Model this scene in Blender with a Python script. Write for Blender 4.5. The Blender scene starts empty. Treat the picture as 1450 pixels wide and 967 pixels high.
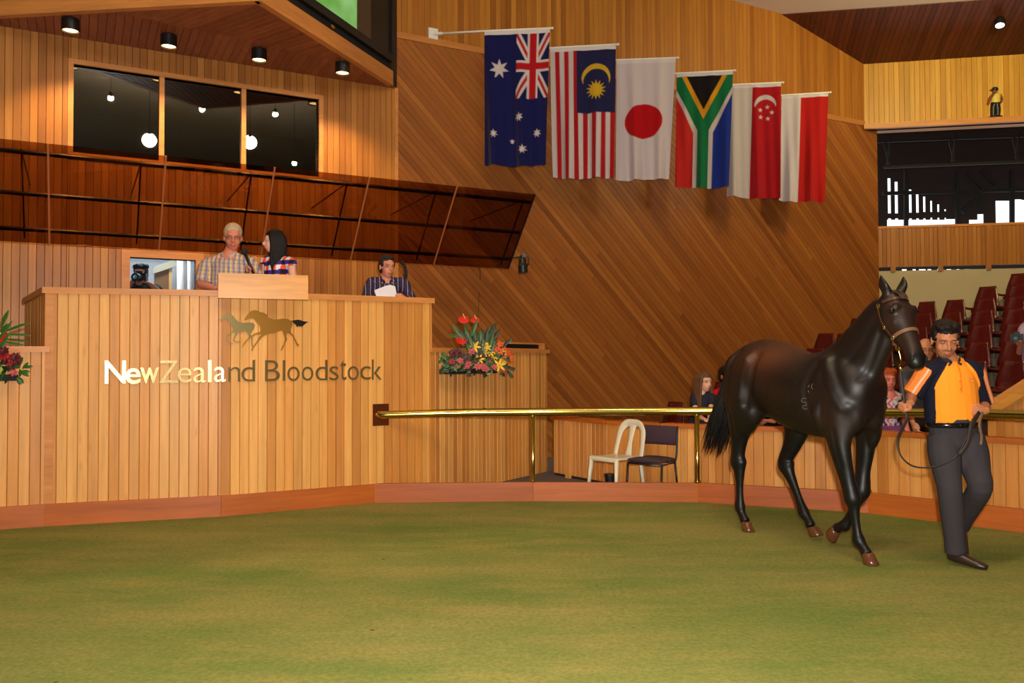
import bpy, bmesh, math, random
import numpy as np
from mathutils import Vector, Matrix
from mathutils.bvhtree import BVHTree
random.seed(7)
rnd = random.Random(11)
V = Vector
scene = bpy.context.scene
COL = scene.collection

# ------------------------------------------------------------------ camera
FPX, CX, CY = 1170.0, 725.0, 483.5
CAM = V((0, 0, 1.42)); PIT = math.atan(28.5 / FPX); ROL = 0.004
cf = V((0, math.cos(PIT), math.sin(PIT))); cu0 = V((0, -math.sin(PIT), math.cos(PIT))); cr0 = V((1, 0, 0))
cr = cr0 * math.cos(ROL) - cu0 * math.sin(ROL); cu = cu0 * math.cos(ROL) + cr0 * math.sin(ROL)
cd = bpy.data.cameras.new('camera'); cam = bpy.data.objects.new('camera', cd); COL.objects.link(cam)
cd.sensor_width = 36; cd.lens = 36 * FPX / 1450; cd.clip_end = 200; cd.clip_start = 0.05
mw = Matrix((cr, cu, -cf)).transposed().to_4x4(); mw.translation = CAM; cam.matrix_world = mw
scene.camera = cam
scene.view_settings.view_transform = 'Standard'; scene.view_settings.look = 'None'
scene.view_settings.gamma = 1; scene.view_settings.use_curve_mapping = False
scene.view_settings.exposure = 0.38

# ------------------------------------------------------------------ world and lights
world = bpy.data.worlds.new('world'); scene.world = world; world.use_nodes = True
bg = world.node_tree.nodes['Background']; bg.inputs[0].default_value = (0.86, 0.95, 1.0, 1); bg.inputs[1].default_value = 1.3
def light(kind, name, loc, target, power, color, size=1.0, sizey=None, angle=60, blend=.6):
    d = bpy.data.lights.new(name, kind); o = bpy.data.objects.new(name, d); COL.objects.link(o)
    o.location = loc; d.energy = power; d.color = color
    if kind == 'AREA':
        d.size = size
        if sizey: d.shape = 'RECTANGLE'; d.size_y = sizey
    elif kind == 'SPOT':
        d.spot_size = math.radians(angle); d.spot_blend = blend; d.shadow_soft_size = size
    else: d.shadow_soft_size = size
    if target is not None: o.rotation_euler = (V(target) - V(loc)).to_track_quat('-Z', 'Y').to_euler()
    return o
WARM = (1.0, 0.72, 0.42); 
light('AREA', 'gallery_light', (7.2, 9.5, 6.9), (8.6, 15.2, 5.6), 115, (1, .84, .34), 1.0)
light('AREA', 'ceiling_fill', (7.6, 10.8, 5.6), (6.8, 13.0, 8), 34, (1, .84, .66), .6)  # added fill out of view, aimed up to brighten the cream ceiling
light('AREA', 'flash', (0.10, 0.02, 1.62), (-.8, 7, 1.3), 340, (1, .93, .84), 0.10)
light('AREA', 'rear_daylight_fill', (-1.9, -7.8, 1.9), (-3.2, 7, 1.4), 150, (.92, .95, 1), 2.2, 2.0)  # area light added behind the camera for the left rostrum; no window built

# ------------------------------------------------------------------ helpers
def px(x, y, P, n):                       # where the view ray of a pixel meets a plane
    d = cf * FPX + cr * (x - CX) - cu * (y - CY); n = V(n)
    return CAM + d * ((V(P) - CAM).dot(n) / d.dot(n))
def pxz(x, y, z=0): return px(x, y, (0, 0, z), (0, 0, 1))
def pxy(x, y, Y): return px(x, y, (0, Y, 0), (0, 1, 0))
def srgb(*c):
    return tuple(((v / 255) / 12.92 if v / 255 <= .04045 else ((v / 255 + .055) / 1.055) ** 2.4) for v in c)

class M:
    def __init__(s): s.v = []; s.f = []; s.m = []
    def add(s, vs, fs, mi=0):
        b = len(s.v); s.v += [V(p) for p in vs]; s.f += [[i + b for i in f] for f in fs]; s.m += [mi] * len(fs); return s
    def box(s, c, d, R=None, mi=0):
        c = V(c); h = [x / 2 for x in d]; vs = []
        for z in (-1, 1):
            for y in (-1, 1):
                for x in (-1, 1):
                    p = V((x * h[0], y * h[1], z * h[2])); vs.append(c + (R @ p if R else p))
        return s.add(vs, [(0, 2, 3, 1), (4, 5, 7, 6), (0, 1, 5, 4), (2, 6, 7, 3), (0, 4, 6, 2), (1, 3, 7, 5)], mi)
    def fbox(s, o, u, v, n, u0, u1, v0, v1, n0, n1, mi=0):   # box in a frame
        vs = [o + u * a + v * b + n * c for c in (n0, n1) for b in (v0, v1) for a in (u0, u1)]
        return s.add(vs, [(0, 2, 3, 1), (4, 5, 7, 6), (0, 1, 5, 4), (2, 6, 7, 3), (0, 4, 6, 2), (1, 3, 7, 5)], mi)
    def bar(s, a, b, w, h=None, up=(0, 0, 1), mi=0):
        a = V(a); b = V(b); t = (b - a).normalized(); sd = t.cross(V(up))
        if sd.length < 1e-4: sd = t.cross(V((1, 0, 0)))
        sd.normalize(); u = sd.cross(t); h = h or w
        return s.fbox(a, t, sd, u, 0, (b - a).length, -w / 2, w / 2, -h / 2, h / 2, mi)
    def tube(s, pts, rad, seg=10, up=(0, 0, 1), n=0, cap=True, mi=0, closed=False):
        pts = [V(p) for p in pts]
        rad = [rad] * len(pts) if not isinstance(rad, (list, tuple)) or (len(rad) == 2 and len(pts) != 2) else list(rad)
        rad = [(r, r) if not isinstance(r, (list, tuple)) else r for r in rad]
        if n:
            q = []; rr = []; k = len(pts)
            for i in range(k - 1):
                p0 = pts[max(i - 1, 0)]; p1 = pts[i]; p2 = pts[i + 1]; p3 = pts[min(i + 2, k - 1)]
                r0 = rad[max(i - 1, 0)]; r1 = rad[i]; r2 = rad[i + 1]; r3 = rad[min(i + 2, k - 1)]
                for j in range(n):
                    t = j / n; a = -.5 * t + t * t - .5 * t ** 3; b = 1 - 2.5 * t * t + 1.5 * t ** 3
                    c = .5 * t + 2 * t * t - 1.5 * t ** 3; d = -.5 * t * t + .5 * t ** 3
                    q.append(p0 * a + p1 * b + p2 * c + p3 * d)
                    rr.append(tuple(max(1e-4, r0[m] * a + r1[m] * b + r2[m] * c + r3[m] * d) for m in (0, 1)))
            q.append(pts[-1]); rr.append(rad[-1]); pts, rad = q, rr
        k = len(pts); vs = []; side = None; up = V(up)
        for i in range(k):
            if closed: t = (pts[(i + 1) % k] - pts[i - 1]).normalized()
            else: t = (pts[min(i + 1, k - 1)] - pts[max(i - 1, 0)]).normalized()
            sd = up.cross(t)
            if sd.length < .15: sd = side - t * side.dot(t) if side is not None else t.orthogonal()
            if side is not None and sd.dot(side) < 0: sd = -sd
            sd.normalize(); side = sd; u = t.cross(sd)
            for j in range(seg):
                a = 2 * math.pi * j / seg
                vs.append(pts[i] + sd * (rad[i][0] * math.cos(a)) + u * (rad[i][1] * math.sin(a)))
        fs = [(i * seg + j, i * seg + (j + 1) % seg, (i + 1) * seg + (j + 1) % seg, (i + 1) * seg + j) for i in range(k - 1) for j in range(seg)]
        if closed: fs += [((k - 1) * seg + j, (k - 1) * seg + (j + 1) % seg, (j + 1) % seg, j) for j in range(seg)]
        elif cap: fs += [tuple(range(seg))[::-1], tuple((k - 1) * seg + j for j in range(seg))]
        return s.add(vs, fs, mi)
    def ell(s, c, r, R=None, seg=14, rings=9, mi=0):
        c = V(c); r = (r, r, r) if not isinstance(r, (list, tuple)) else r
        vs = []; fs = []
        def P(x, y, z):
            p = V((x * r[0], y * r[1], z * r[2])); return c + (R @ p if R else p)
        vs.append(P(0, 0, 1))
        for i in range(1, rings):
            a = math.pi * i / rings
            for j in range(seg):
                b = 2 * math.pi * j / seg; vs.append(P(math.sin(a) * math.cos(b), math.sin(a) * math.sin(b), math.cos(a)))
        vs.append(P(0, 0, -1)); L = len(vs) - 1
        for j in range(seg):
            fs.append((0, 1 + j, 1 + (j + 1) % seg)); o = 1 + (rings - 2) * seg; fs.append((L, o + (j + 1) % seg, o + j))
        for i in range(rings - 2):
            for j in range(seg):
                a = 1 + i * seg; fs.append((a + j, a + seg + j, a + seg + (j + 1) % seg, a + (j + 1) % seg))
        return s.add(vs, fs, mi)
    def lathe(s, prof, c=(0, 0, 0), seg=20, ax=(0, 0, 1), mi=0):
        c = V(c); ax = V(ax).normalized(); a1 = ax.orthogonal().normalized(); a2 = ax.cross(a1); vs = []; k = len(prof)
        for r, z in prof:
            for j in range(seg):
                a = 2 * math.pi * j / seg; vs.append(c + ax * z + a1 * (r * math.cos(a)) + a2 * (r * math.sin(a)))
        fs = [(i * seg + j, i * seg + (j + 1) % seg, (i + 1) * seg + (j + 1) % seg, (i + 1) * seg + j) for i in range(k - 1) for j in range(seg)]
        fs += [tuple(range(seg))[::-1], tuple((k - 1) * seg + j for j in range(seg))]
        return s.add(vs, fs, mi)
    def prism(s, poly, o, u, v, n, n0, n1, mi=0):
        k = len(poly); vs = [o + u * a + v * b + n * n0 for a, b in poly] + [o + u * a + v * b + n * n1 for a, b in poly]
        fs = [tuple(range(k))[::-1], tuple(range(k, 2 * k))] + [(i, (i + 1) % k, k + (i + 1) % k, k + i) for i in range(k)]
        return s.add(vs, fs, mi)

ROOT = {}
def obj(name, m, mat, parent=None, smooth=False, label=None, cat=None, group=None, kind=None, fix=True):
    """link one mesh; vertices are given in world coordinates"""
    vs = m.v; loc = V((0, 0, 0))
    if parent is None and kind is None and vs:
        loc = V((sum(p.x for p in vs) / len(vs), sum(p.y for p in vs) / len(vs), min(p.z for p in vs)))
        vs = [p - loc for p in vs]
    elif parent is not None:
        inv = ROOT[parent].inverted(); vs = [inv @ p for p in vs]
    me = bpy.data.meshes.new(name); me.from_pydata([tuple(p) for p in vs], [], m.f)
    mats = mat if isinstance(mat, (list, tuple)) else [mat]
    for q in mats: me.materials.append(q)
    if len(mats) > 1: me.polygons.foreach_set('material_index', m.m)
    if fix:
        bm = bmesh.new(); bm.from_mesh(me); bmesh.ops.recalc_face_normals(bm, faces=bm.faces); bm.to_mesh(me); bm.free()
    if smooth: me.shade_smooth()
    return link(name, me, parent, loc, label, cat, group, kind)
def link(name, me, parent, loc=None, label=None, cat=None, group=None, kind=None):
    o = bpy.data.objects.new(name, me); COL.objects.link(o)
    if loc is not None: o.location = loc
    if parent is not None: o.parent = parent; ROOT[o] = ROOT[parent]
    else: ROOT[o] = Matrix.Translation(loc if loc is not None else V((0, 0, 0)))
    if label: o['label'] = label
    if cat: o['category'] = cat
    if group: o['group'] = group
    if kind: o['kind'] = kind
    return o
def thing(name, label, cat, loc=(0, 0, 0), rotz=0, group=None, kind=None):
    o = bpy.data.objects.new(name, None); COL.objects.link(o); o.empty_display_size = .1
    o.location = loc; o.rotation_euler = (0, 0, rotz); o['label'] = label
    if kind: o['kind'] = kind
    if cat: o['category'] = cat
    if group: o['group'] = group
    ROOT[o] = Matrix.Translation(V(loc)) @ Matrix.Rotation(rotz, 4, 'Z'); return o
def copy_tree(o, loc, rotz, label=None):
    r = o.copy(); COL.objects.link(r); r.location = loc; r.rotation_euler = (0, 0, rotz)
    ROOT[r] = Matrix.Translation(V(loc)) @ Matrix.Rotation(rotz, 4, 'Z')
    if label: r['label'] = label
    for c in list(o.children):
        q = c.copy(); COL.objects.link(q); q.parent = r; ROOT[q] = ROOT[r]
        for g in c.children:
            w = g.copy(); COL.objects.link(w); w.parent = q; ROOT[w] = ROOT[r]
    return r
def fuse(m, voxel, it=4, fac=.5):
    """voxel union of overlapping closed shells, smoothed: one continuous skin"""
    me = bpy.data.meshes.new('tmp'); me.from_pydata([tuple(p) for p in m.v], [], m.f)
    bm = bmesh.new(); bm.from_mesh(me); bmesh.ops.recalc_face_normals(bm, faces=bm.faces); bm.to_mesh(me); bm.free()
    o = bpy.data.objects.new('tmp', me); COL.objects.link(o)
    r = o.modifiers.new('r', 'REMESH'); r.mode = 'VOXEL'; r.voxel_size = voxel
    if it: k = o.modifiers.new('s', 'SMOOTH'); k.factor = fac; k.iterations = it
    dg = bpy.context.evaluated_depsgraph_get(); out = bpy.data.meshes.new_from_object(o.evaluated_get(dg))
    bpy.data.objects.remove(o); bpy.data.meshes.remove(me); out.shade_smooth(); return out
def coords(me):
    a = np.empty(len(me.vertices) * 3, np.float32); me.vertices.foreach_get('co', a); return a.reshape(-1, 3)
def relax(me, w, it, lam=.5):               # extra Laplacian smoothing with per-vertex weight
    co = coords(me).astype(np.float64); e = np.empty(len(me.edges) * 2, np.int32); me.edges.foreach_get('vertices', e); e = e.reshape(-1, 2)
    n = np.bincount(e.ravel(), minlength=len(co))[:, None]
    for _ in range(it):
        s_ = np.zeros_like(co)
        for k in range(3):
            s_[:, k] = np.bincount(e[:, 0], co[e[:, 1], k], len(co)) + np.bincount(e[:, 1], co[e[:, 0], k], len(co))
        co += (s_ / n - co) * (lam * w)
    me.vertices.foreach_set('co', co.astype(np.float32).ravel()); me.update()
def paint(me, rgb):
    at = me.color_attributes.new('Col', 'FLOAT_COLOR', 'POINT'); a = np.ones((len(me.vertices), 4), np.float32); a[:, :3] = rgb
    at.data.foreach_set('color', a.ravel())
def skin_obj(name, me, mat, parent, **k):       # me in world coordinates
    me.transform(ROOT[parent].inverted()); me.materials.clear(); me.materials.append(mat); me.name = name
    return link(name, me, parent, **k)

# ------------------------------------------------------------------ materials
MATS = {}
def mat(name, col=(.5, .5, .5), rough=.5, metal=0, spec=.5, emit=None, es=1, attr=False, bump=0, bscale=60, var=0, sheen=0, coat=0):
    if name in MATS: return MATS[name]
    m = bpy.data.materials.new(name); m.use_nodes = True; nt = m.node_tree; b = nt.nodes['Principled BSDF']
    b.inputs['Base Color'].default_value = (*col, 1); b.inputs['Roughness'].default_value = rough
    b.inputs['Metallic'].default_value = metal; b.inputs['Specular IOR Level'].default_value = spec
    if sheen: b.inputs['Sheen Weight'].default_value = sheen
    if coat: b.inputs['Coat Weight'].default_value = coat; b.inputs['Coat Roughness'].default_value = .15
    if emit: b.inputs['Emission Color'].default_value = (*emit, 1); b.inputs['Emission Strength'].default_value = es
    N = nt.nodes.new; L = nt.links.new
    geo = N('ShaderNodeNewGeometry'); no = N('ShaderNodeTexNoise'); no.inputs['Scale'].default_value = bscale
    L(geo.outputs['Position'], no.inputs['Vector'])
    if attr:
        a = N('ShaderNodeAttribute'); a.attribute_name = 'Col'; L(a.outputs['Color'], b.inputs['Base Color'])
    elif var:
        mx = N('ShaderNodeMix'); mx.data_type = 'RGBA'; mx.blend_type = 'MULTIPLY'; mx.inputs[0].default_value = 1
        mx.inputs[6].default_value = (*col, 1); r = N('ShaderNodeMapRange'); r.inputs[3].default_value = 1 - var; r.inputs[4].default_value = 1 + var
        L(no.outputs[0], r.inputs[0]); L(r.outputs[0], mx.inputs[7]); L(mx.outputs[2], b.inputs['Base Color'])
    if bump:
        bp = N('ShaderNodeBump'); bp.inputs['Strength'].default_value = bump; bp.inputs['Distance'].default_value = .01
        L(no.outputs[0], bp.inputs['Height']); L(bp.outputs[0], b.inputs['Normal'])
    MATS[name] = m; return m
def wood(name, tones, grain=(28, 28, 1.6), axes=None, rough=.42, knots=True, spec=.4, coat=0):
    """varnished timber: tone per board (object random), grain running along the board"""
    m = bpy.data.materials.new(name); m.use_nodes = True; nt = m.node_tree; b = nt.nodes['Principled BSDF']; N = nt.nodes.new; L = nt.links.new
    b.inputs['Roughness'].default_value = rough; b.inputs['Specular IOR Level'].default_value = spec
    if coat: b.inputs['Coat Weight'].default_value = coat; b.inputs['Coat Roughness'].default_value = .2
    oi = N('ShaderNodeObjectInfo'); geo = N('ShaderNodeNewGeometry')
    add = N('ShaderNodeVectorMath'); add.operation = 'ADD'; sc = N('ShaderNodeVectorMath'); sc.operation = 'SCALE'; sc.inputs[3].default_value = 37
    cmb = N('ShaderNodeCombineXYZ'); L(oi.outputs['Random'], cmb.inputs[0]); L(oi.outputs['Random'], cmb.inputs[2]); L(cmb.outputs[0], sc.inputs[0])
    mp = N('ShaderNodeMapping')
    if axes:
        cb = N('ShaderNodeCombineXYZ')
        for i, a_ in enumerate(axes):
            dt = N('ShaderNodeVectorMath'); dt.operation = 'DOT_PRODUCT'; dt.inputs[1].default_value = a_; L(geo.outputs['Position'], dt.inputs[0]); L(dt.outputs['Value'], cb.inputs[i])
        L(cb.outputs[0], mp.inputs[0])
    else: L(geo.outputs['Position'], mp.inputs[0])
    mp2 = N('ShaderNodeMapping'); mp2.inputs['Scale'].default_value = grain
    L(mp.outputs[0], mp2.inputs[0]); L(mp2.outputs[0], add.inputs[0]); L(sc.outputs[0], add.inputs[1])
    n1 = N('ShaderNodeTexNoise'); n1.inputs['Scale'].default_value = 1; n1.inputs['Detail'].default_value = 4; L(add.outputs[0], n1.inputs['Vector'])
    n2 = N('ShaderNodeTexNoise'); n2.inputs['Scale'].default_value = .22; n2.inputs['Detail'].default_value = 2; L(add.outputs[0], n2.inputs['Vector'])
    cr_ = N('ShaderNodeValToRGB'); cr_.color_ramp.elements.remove(cr_.color_ramp.elements[1])
    for i, t in enumerate(tones):
        e = cr_.color_ramp.elements[0] if i == 0 else cr_.color_ramp.elements.new(i / (len(tones) - 1)); e.position = i / (len(tones) - 1); e.color = (*srgb(*t), 1)
    L(oi.outputs['Random'], cr_.inputs[0])
    mr = N('ShaderNodeMapRange'); mr.inputs[1].default_value = .3; mr.inputs[2].default_value = .7; mr.inputs[3].default_value = .88; mr.inputs[4].default_value = 1.1; L(n1.outputs[0], mr.inputs[0])
    mr2 = N('ShaderNodeMapRange'); mr2.inputs[1].default_value = .3; mr2.inputs[2].default_value = .7; mr2.inputs[3].default_value = .88; mr2.inputs[4].default_value = 1.1; L(n2.outputs[0], mr2.inputs[0])
    mu = N('ShaderNodeMath'); mu.operation = 'MULTIPLY'; L(mr.outputs[0], mu.inputs[0]); L(mr2.outputs[0], mu.inputs[1])
    mx = N('ShaderNodeMix'); mx.data_type = 'RGBA'; mx.blend_type = 'MULTIPLY'; mx.inputs[0].default_value = 1
    L(cr_.outputs[0], mx.inputs[6]); L(mu.outputs[0], mx.inputs[7]); last = mx.outputs[2]
    if knots:
        vo = N('ShaderNodeTexVoronoi'); vo.inputs['Scale'].default_value = 1; m3 = N('ShaderNodeMapping'); m3.inputs['Scale'].default_value = (9, 9, 2.2) if grain[2] < 5 else (2.2, 9, 9)
        L(mp.outputs[0], m3.inputs[0]); ad = N('ShaderNodeVectorMath'); ad.operation = 'ADD'; L(m3.outputs[0], ad.inputs[0]); L(sc.outputs[0], ad.inputs[1]); L(ad.outputs[0], vo.inputs['Vector'])
        lt = N('ShaderNodeMapRange'); lt.inputs[1].default_value = .05; lt.inputs[2].default_value = .14; lt.inputs[3].default_value = .22; lt.inputs[4].default_value = 0; L(vo.outputs['Distance'], lt.inputs[0])
        mk = N('ShaderNodeMix'); mk.data_type = 'RGBA'; L(lt.outputs[0], mk.inputs[0]); L(last, mk.inputs[6]); mk.inputs[7].default_value = (*srgb(140, 75, 30), 1); last = mk.outputs[2]
    L(last, b.inputs['Base Color'])
    bp = N('ShaderNodeBump'); bp.inputs['Strength'].default_value = .12; bp.inputs['Distance'].default_value = .004; L(n1.outputs[0], bp.inputs['Height']); L(bp.outputs[0], b.inputs['Normal'])
    return m

T_PINE = [(214, 148, 72), (224, 162, 86), (204, 134, 58), (228, 168, 94), (214, 142, 62), (190, 122, 56), (222, 154, 76)]
T_CED = [(162, 96, 40), (146, 82, 32), (170, 104, 44), (134, 74, 28), (158, 92, 38), (150, 86, 34), (166, 98, 40)]
W_ROS = wood('pine_boards', T_PINE)
W_BACK = wood('back_wall_boards', [(178, 114, 48), (166, 102, 41), (184, 122, 54), (154, 92, 36), (174, 110, 45)])
_t = math.atan(.526); _u = V((math.cos(_t), math.sin(_t), 0)); _n = V((math.sin(_t), -math.cos(_t), 0)); _z = V((0, 0, 1))
W_DIAG = wood('diagonal_boards', T_CED, axes=((_u + _z).normalized(), _n, (_u - _z).normalized()), knots=True)
W_TOPV = wood('upper_boards', [(170, 104, 36), (184, 120, 42), (152, 90, 28), (192, 128, 46), (164, 100, 34)])
W_GAL = wood('gallery_boards', [(216, 162, 60), (202, 144, 48), (224, 174, 72), (194, 136, 44), (210, 154, 54)])
W_PANEL = wood('gallery_panel_boards', [(176, 112, 46), (166, 102, 40), (182, 118, 52), (156, 94, 36)])
W_CEIL = wood('ceiling_boards', [(84, 38, 19), (96, 45, 24), (74, 32, 16), (90, 42, 22)], grain=(28, 1.6, 28), knots=False)
W_SOF = wood('soffit_boards', [(150, 82, 46), (138, 72, 40), (160, 90, 52), (130, 68, 38)], grain=(20, 2, 20), knots=False)
W_KICK = wood('kick_boards', [(180, 92, 28), (188, 102, 34), (166, 80, 22)], grain=(2.5, 2.5, 40), knots=False)
W_TRIM = wood('trim_timber', [(208, 138, 72), (200, 128, 64)], grain=(3, 3, 30), knots=False)
W_LECT = wood('lectern_timber', [(218, 148, 64), (218, 148, 64)], grain=(3, 3, 30), knots=False, rough=.35)
W_PART = wood('partition_boards', [(208, 136, 64), (220, 152, 76), (190, 120, 52), (224, 160, 86), (200, 128, 58)])
DARK = mat('shadow_gap', srgb(52, 30, 16), .9)
DARKWALL = mat('dark_plaster', srgb(60, 40, 28), .9)
BRASS = mat('polished_brass', srgb(196, 170, 92), .14, 1)
CHROME = mat('polished_metal', srgb(205, 198, 180), .14, 1)
BLACK = mat('black_paint', srgb(22, 21, 22), .4)
BLACKM = mat('black_matt', srgb(18, 17, 17), .8)
STEEL = mat('dark_steel', srgb(48, 40, 36), .4, .6)
WHITEP = mat('white_paint', srgb(232, 228, 222), .5)
CREAM = mat('cream_plaster', srgb(186, 170, 134), .85, var=.05, bscale=3)
CREAMC = mat('cream_ceiling', srgb(226, 208, 188), .9, var=.04, bscale=2)
SKINM = mat('skin', attr=True, rough=.5, spec=.35)
CLOTH = mat('cloth', attr=True, rough=.85, spec=.2, bump=.25, bscale=35)
HAIRM = mat('hair', attr=True, rough=.6, spec=.2, bump=.5, bscale=90)
EYEW = mat('eye_white', srgb(196, 184, 172), .3)
EYED = mat('iris', srgb(40, 24, 16), .2)

# ------------------------------------------------------------------ boards
def clip(poly, a, b, c):                  # keep a*x+b*y<=c
    out = []
    for i in range(len(poly)):
        p = poly[i]; q = poly[(i + 1) % len(poly)]; dp = a * p[0] + b * p[1] - c; dq = a * q[0] + b * q[1] - c
        if dp <= 0: out.append(p)
        if dp * dq < 0: t = dp / (dp - dq); out.append((p[0] + t * (q[0] - p[0]), p[1] + t * (q[1] - p[1])))
    return out
def inset(poly, d):
    n = len(poly); A = sum(poly[i][0] * poly[(i + 1) % n][1] - poly[(i + 1) % n][0] * poly[i][1] for i in range(n))
    out = poly[:]
    for i in range(n):
        p = poly[i]; q = poly[(i + 1) % n]; ex, ey = q[0] - p[0], q[1] - p[1]; l = math.hypot(ex, ey)
        if l < 1e-6: continue
        nx, ny = (ey / l, -ex / l) if A > 0 else (-ey / l, ex / l)
        out = clip(out, nx, ny, nx * p[0] + ny * p[1] - d)
        if len(out) < 3: return None
    return out
def one_board(parent, fr, poly, material, depth, ch=.004, name='plank'):
    o, u, v, n = fr
    pl = [p for i, p in enumerate(poly) if math.hypot(p[0] - poly[i - 1][0], p[1] - poly[i - 1][1]) > 1e-4]
    if len(pl) < 3: return
    A = abs(sum(pl[i][0] * pl[(i + 1) % len(pl)][1] - pl[(i + 1) % len(pl)][0] * pl[i][1] for i in range(len(pl)))) / 2
    if A < 2e-4: return
    q = inset(pl, ch * .3); r = inset(pl, ch * 1.2)
    if not q or not r: return
    m = M(); k = len(q); depth += rnd.uniform(-.0012, .0012)
    if len(r) == k:
        vs = [o + u * a + v * b for a, b in q] + [o + u * a + v * b + n * (depth - ch) for a, b in q] + [o + u * a + v * b + n * depth for a, b in r]
        fs = [(i, (i + 1) % k, k + (i + 1) % k, k + i) for i in range(k)] + [(k + i, k + (i + 1) % k, 2 * k + (i + 1) % k, 2 * k + i) for i in range(k)] + [tuple(range(2 * k, 3 * k))]
        m.add(vs, fs)
    else: m.prism(q, o, u, v, n, 0, depth)
    return obj(name, m, material, parent)
def boards(parent, fr, polys, w, ang, material, depth=.018, split=0, name='plank'):
    ca, sa = math.cos(ang), math.sin(ang)           # board axis direction in (u,v); ang = pi/2 is upright
    for poly in polys:
        a = [-sa * p[0] + ca * p[1] for p in poly]; lo = math.floor(min(a) / w); hi = math.ceil(max(a) / w)
        for i in range(lo, hi):
            s = clip(clip(poly, -sa, ca, (i + 1) * w), sa, -ca, -i * w)
            if len(s) < 3: continue
            parts = [s]
            if split:
                t = [ca * p[0] + sa * p[1] for p in s]; L = max(t) - min(t); c = []
                if L > split: c = [min(t) + L * rnd.uniform(.25, .75)]
                parts = []
                for cc in c: parts.append(clip(s, ca, sa, cc)); s = clip(s, -ca, -sa, -cc)
                parts.append(s)
            for q in parts:
                if len(q) > 2: one_board(parent, fr, q, material, depth, name=name)
Z = V((0, 0, 1))
def struct(name, m, mt, label=None, smooth=False):
    return obj(name, m, mt, None, smooth, label=label, kind='structure')

# ================================================================== STRUCTURE
th = math.atan(.526); WU = V((math.cos(th), math.sin(th), 0)); WN = V((math.sin(th), -math.cos(th), 0)); WO = V((0, 12, 0))
WF = (WO, WU, Z, WN)
def w_sz(x, y, d=0): P = px(x, y, WO + WN * d, WN); return (P - WO).dot(WU), P.z
def rect(a, b, c, d): return [(a, c), (b, c), (b, d), (a, d)]

# ring floor: worn green carpet
m = bpy.data.materials.new('ring_carpet'); m.use_nodes = True; nt = m.node_tree; b = nt.nodes['Principled BSDF']; N = nt.nodes.new; L = nt.links.new
b.inputs['Roughness'].default_value = .95; b.inputs['Specular IOR Level'].default_value = .15
geo = N('ShaderNodeNewGeometry')
def nz(sc, det, vec=(1, 1, 1), rough=.6):
    mp = N('ShaderNodeMapping'); mp.inputs['Scale'].default_value = vec; L(geo.outputs['Position'], mp.inputs[0])
    n = N('ShaderNodeTexNoise'); n.inputs['Scale'].default_value = sc; n.inputs['Detail'].default_value = det; n.inputs['Roughness'].default_value = rough; L(mp.outputs[0], n.inputs['Vector']); return n.outputs[0]
def ramp(src, els):
    r = N('ShaderNodeValToRGB'); r.color_ramp.elements.remove(r.color_ramp.elements[1])
    for i, (p, c) in enumerate(els):
        e = r.color_ramp.elements[0] if i == 0 else r.color_ramp.elements.new(p); e.position = p; e.color = (*c, 1)
    L(src, r.inputs[0]); return r.outputs[0]
def mixc(f, a, c, mode='MIX'):
    x = N('ShaderNodeMix'); x.data_type = 'RGBA'; x.blend_type = mode
    if isinstance(f, (int, float)): x.inputs[0].default_value = f
    else: L(f, x.inputs[0])
    for q, k in ((a, 6), (c, 7)):
        if isinstance(q, tuple): x.inputs[k].default_value = (*q, 1)
        else: L(q, x.inputs[k])
    return x.outputs[2]
patch = ramp(nz(.55, 5, (.8, 1.5, 1)), [(.36, (0, 0, 0)), (.62, (1, 1, 1))])
base = mixc(patch, srgb(108, 124, 58), srgb(142, 138, 76))
wear = ramp(nz(2.2, 6, (.5, 1.5, 1), .7), [(.48, (0, 0, 0)), (.92, (1, 1, 1))])
base = mixc(wear, base, srgb(162, 142, 80)); 
fine = ramp(nz(38, 5, (1, 1, 1), .75), [(.3, (.72, .72, .70)), (.7, (1.22, 1.22, 1.2))]); base = mixc(1.0, base, fine, 'MULTIPLY')
spots = N('ShaderNodeTexVoronoi'); spots.inputs['Scale'].default_value = 2.1; L(geo.outputs['Position'], spots.inputs['Vector'])
sp = ramp(spots.outputs['Distance'], [(.012, (1, 1, 1)), (.03, (0, 0, 0))]); base = mixc(sp, base, srgb(70, 60, 36))
L(base, b.inputs['Base Color'])
bp = N('ShaderNodeBump'); bp.inputs['Strength'].default_value = .5; bp.inputs['Distance'].default_value = .01; L(nz(120, 3), bp.inputs['Height']); L(bp.outputs[0], b.inputs['Normal'])
CARPET = m
OUTFLOOR = mat('walkway_carpet', srgb(92, 84, 88), .95, var=.15, bscale=30)

KB = [V((-6.4, 6.2, 0)), V((-4.073, 7.22, 0)), V((-2.687, 7.648, 0)), V((-1.386, 8.358, 0)), V((.209, 8.425, 0)), V((1.856, 8.324, 0)), V((3.292, 7.695, 0)), V((4.182, 6.795, 0)), V((4.95, 5.4, 0)), V((5.1, 3.2, 0)), V((4.6, .8, 0)), V((3.0, -1.6, 0))]
m = M(); m.add([(-9, -9, 0), (14, -9, 0), (14, 17, 0), (-9, 17, 0)], [(0, 1, 2, 3)])
struct('floor', m, OUTFLOOR)
m = M(); pts = [p + V((0, 0, .004)) for p in KB] + [V((-2.5, -3.4, .004)), V((-6.4, -2.5, .004))]; m.add(pts, [tuple(range(len(pts)))])
struct('floor_ring', m, CARPET, 'worn green carpet covering the sale ring')

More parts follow.
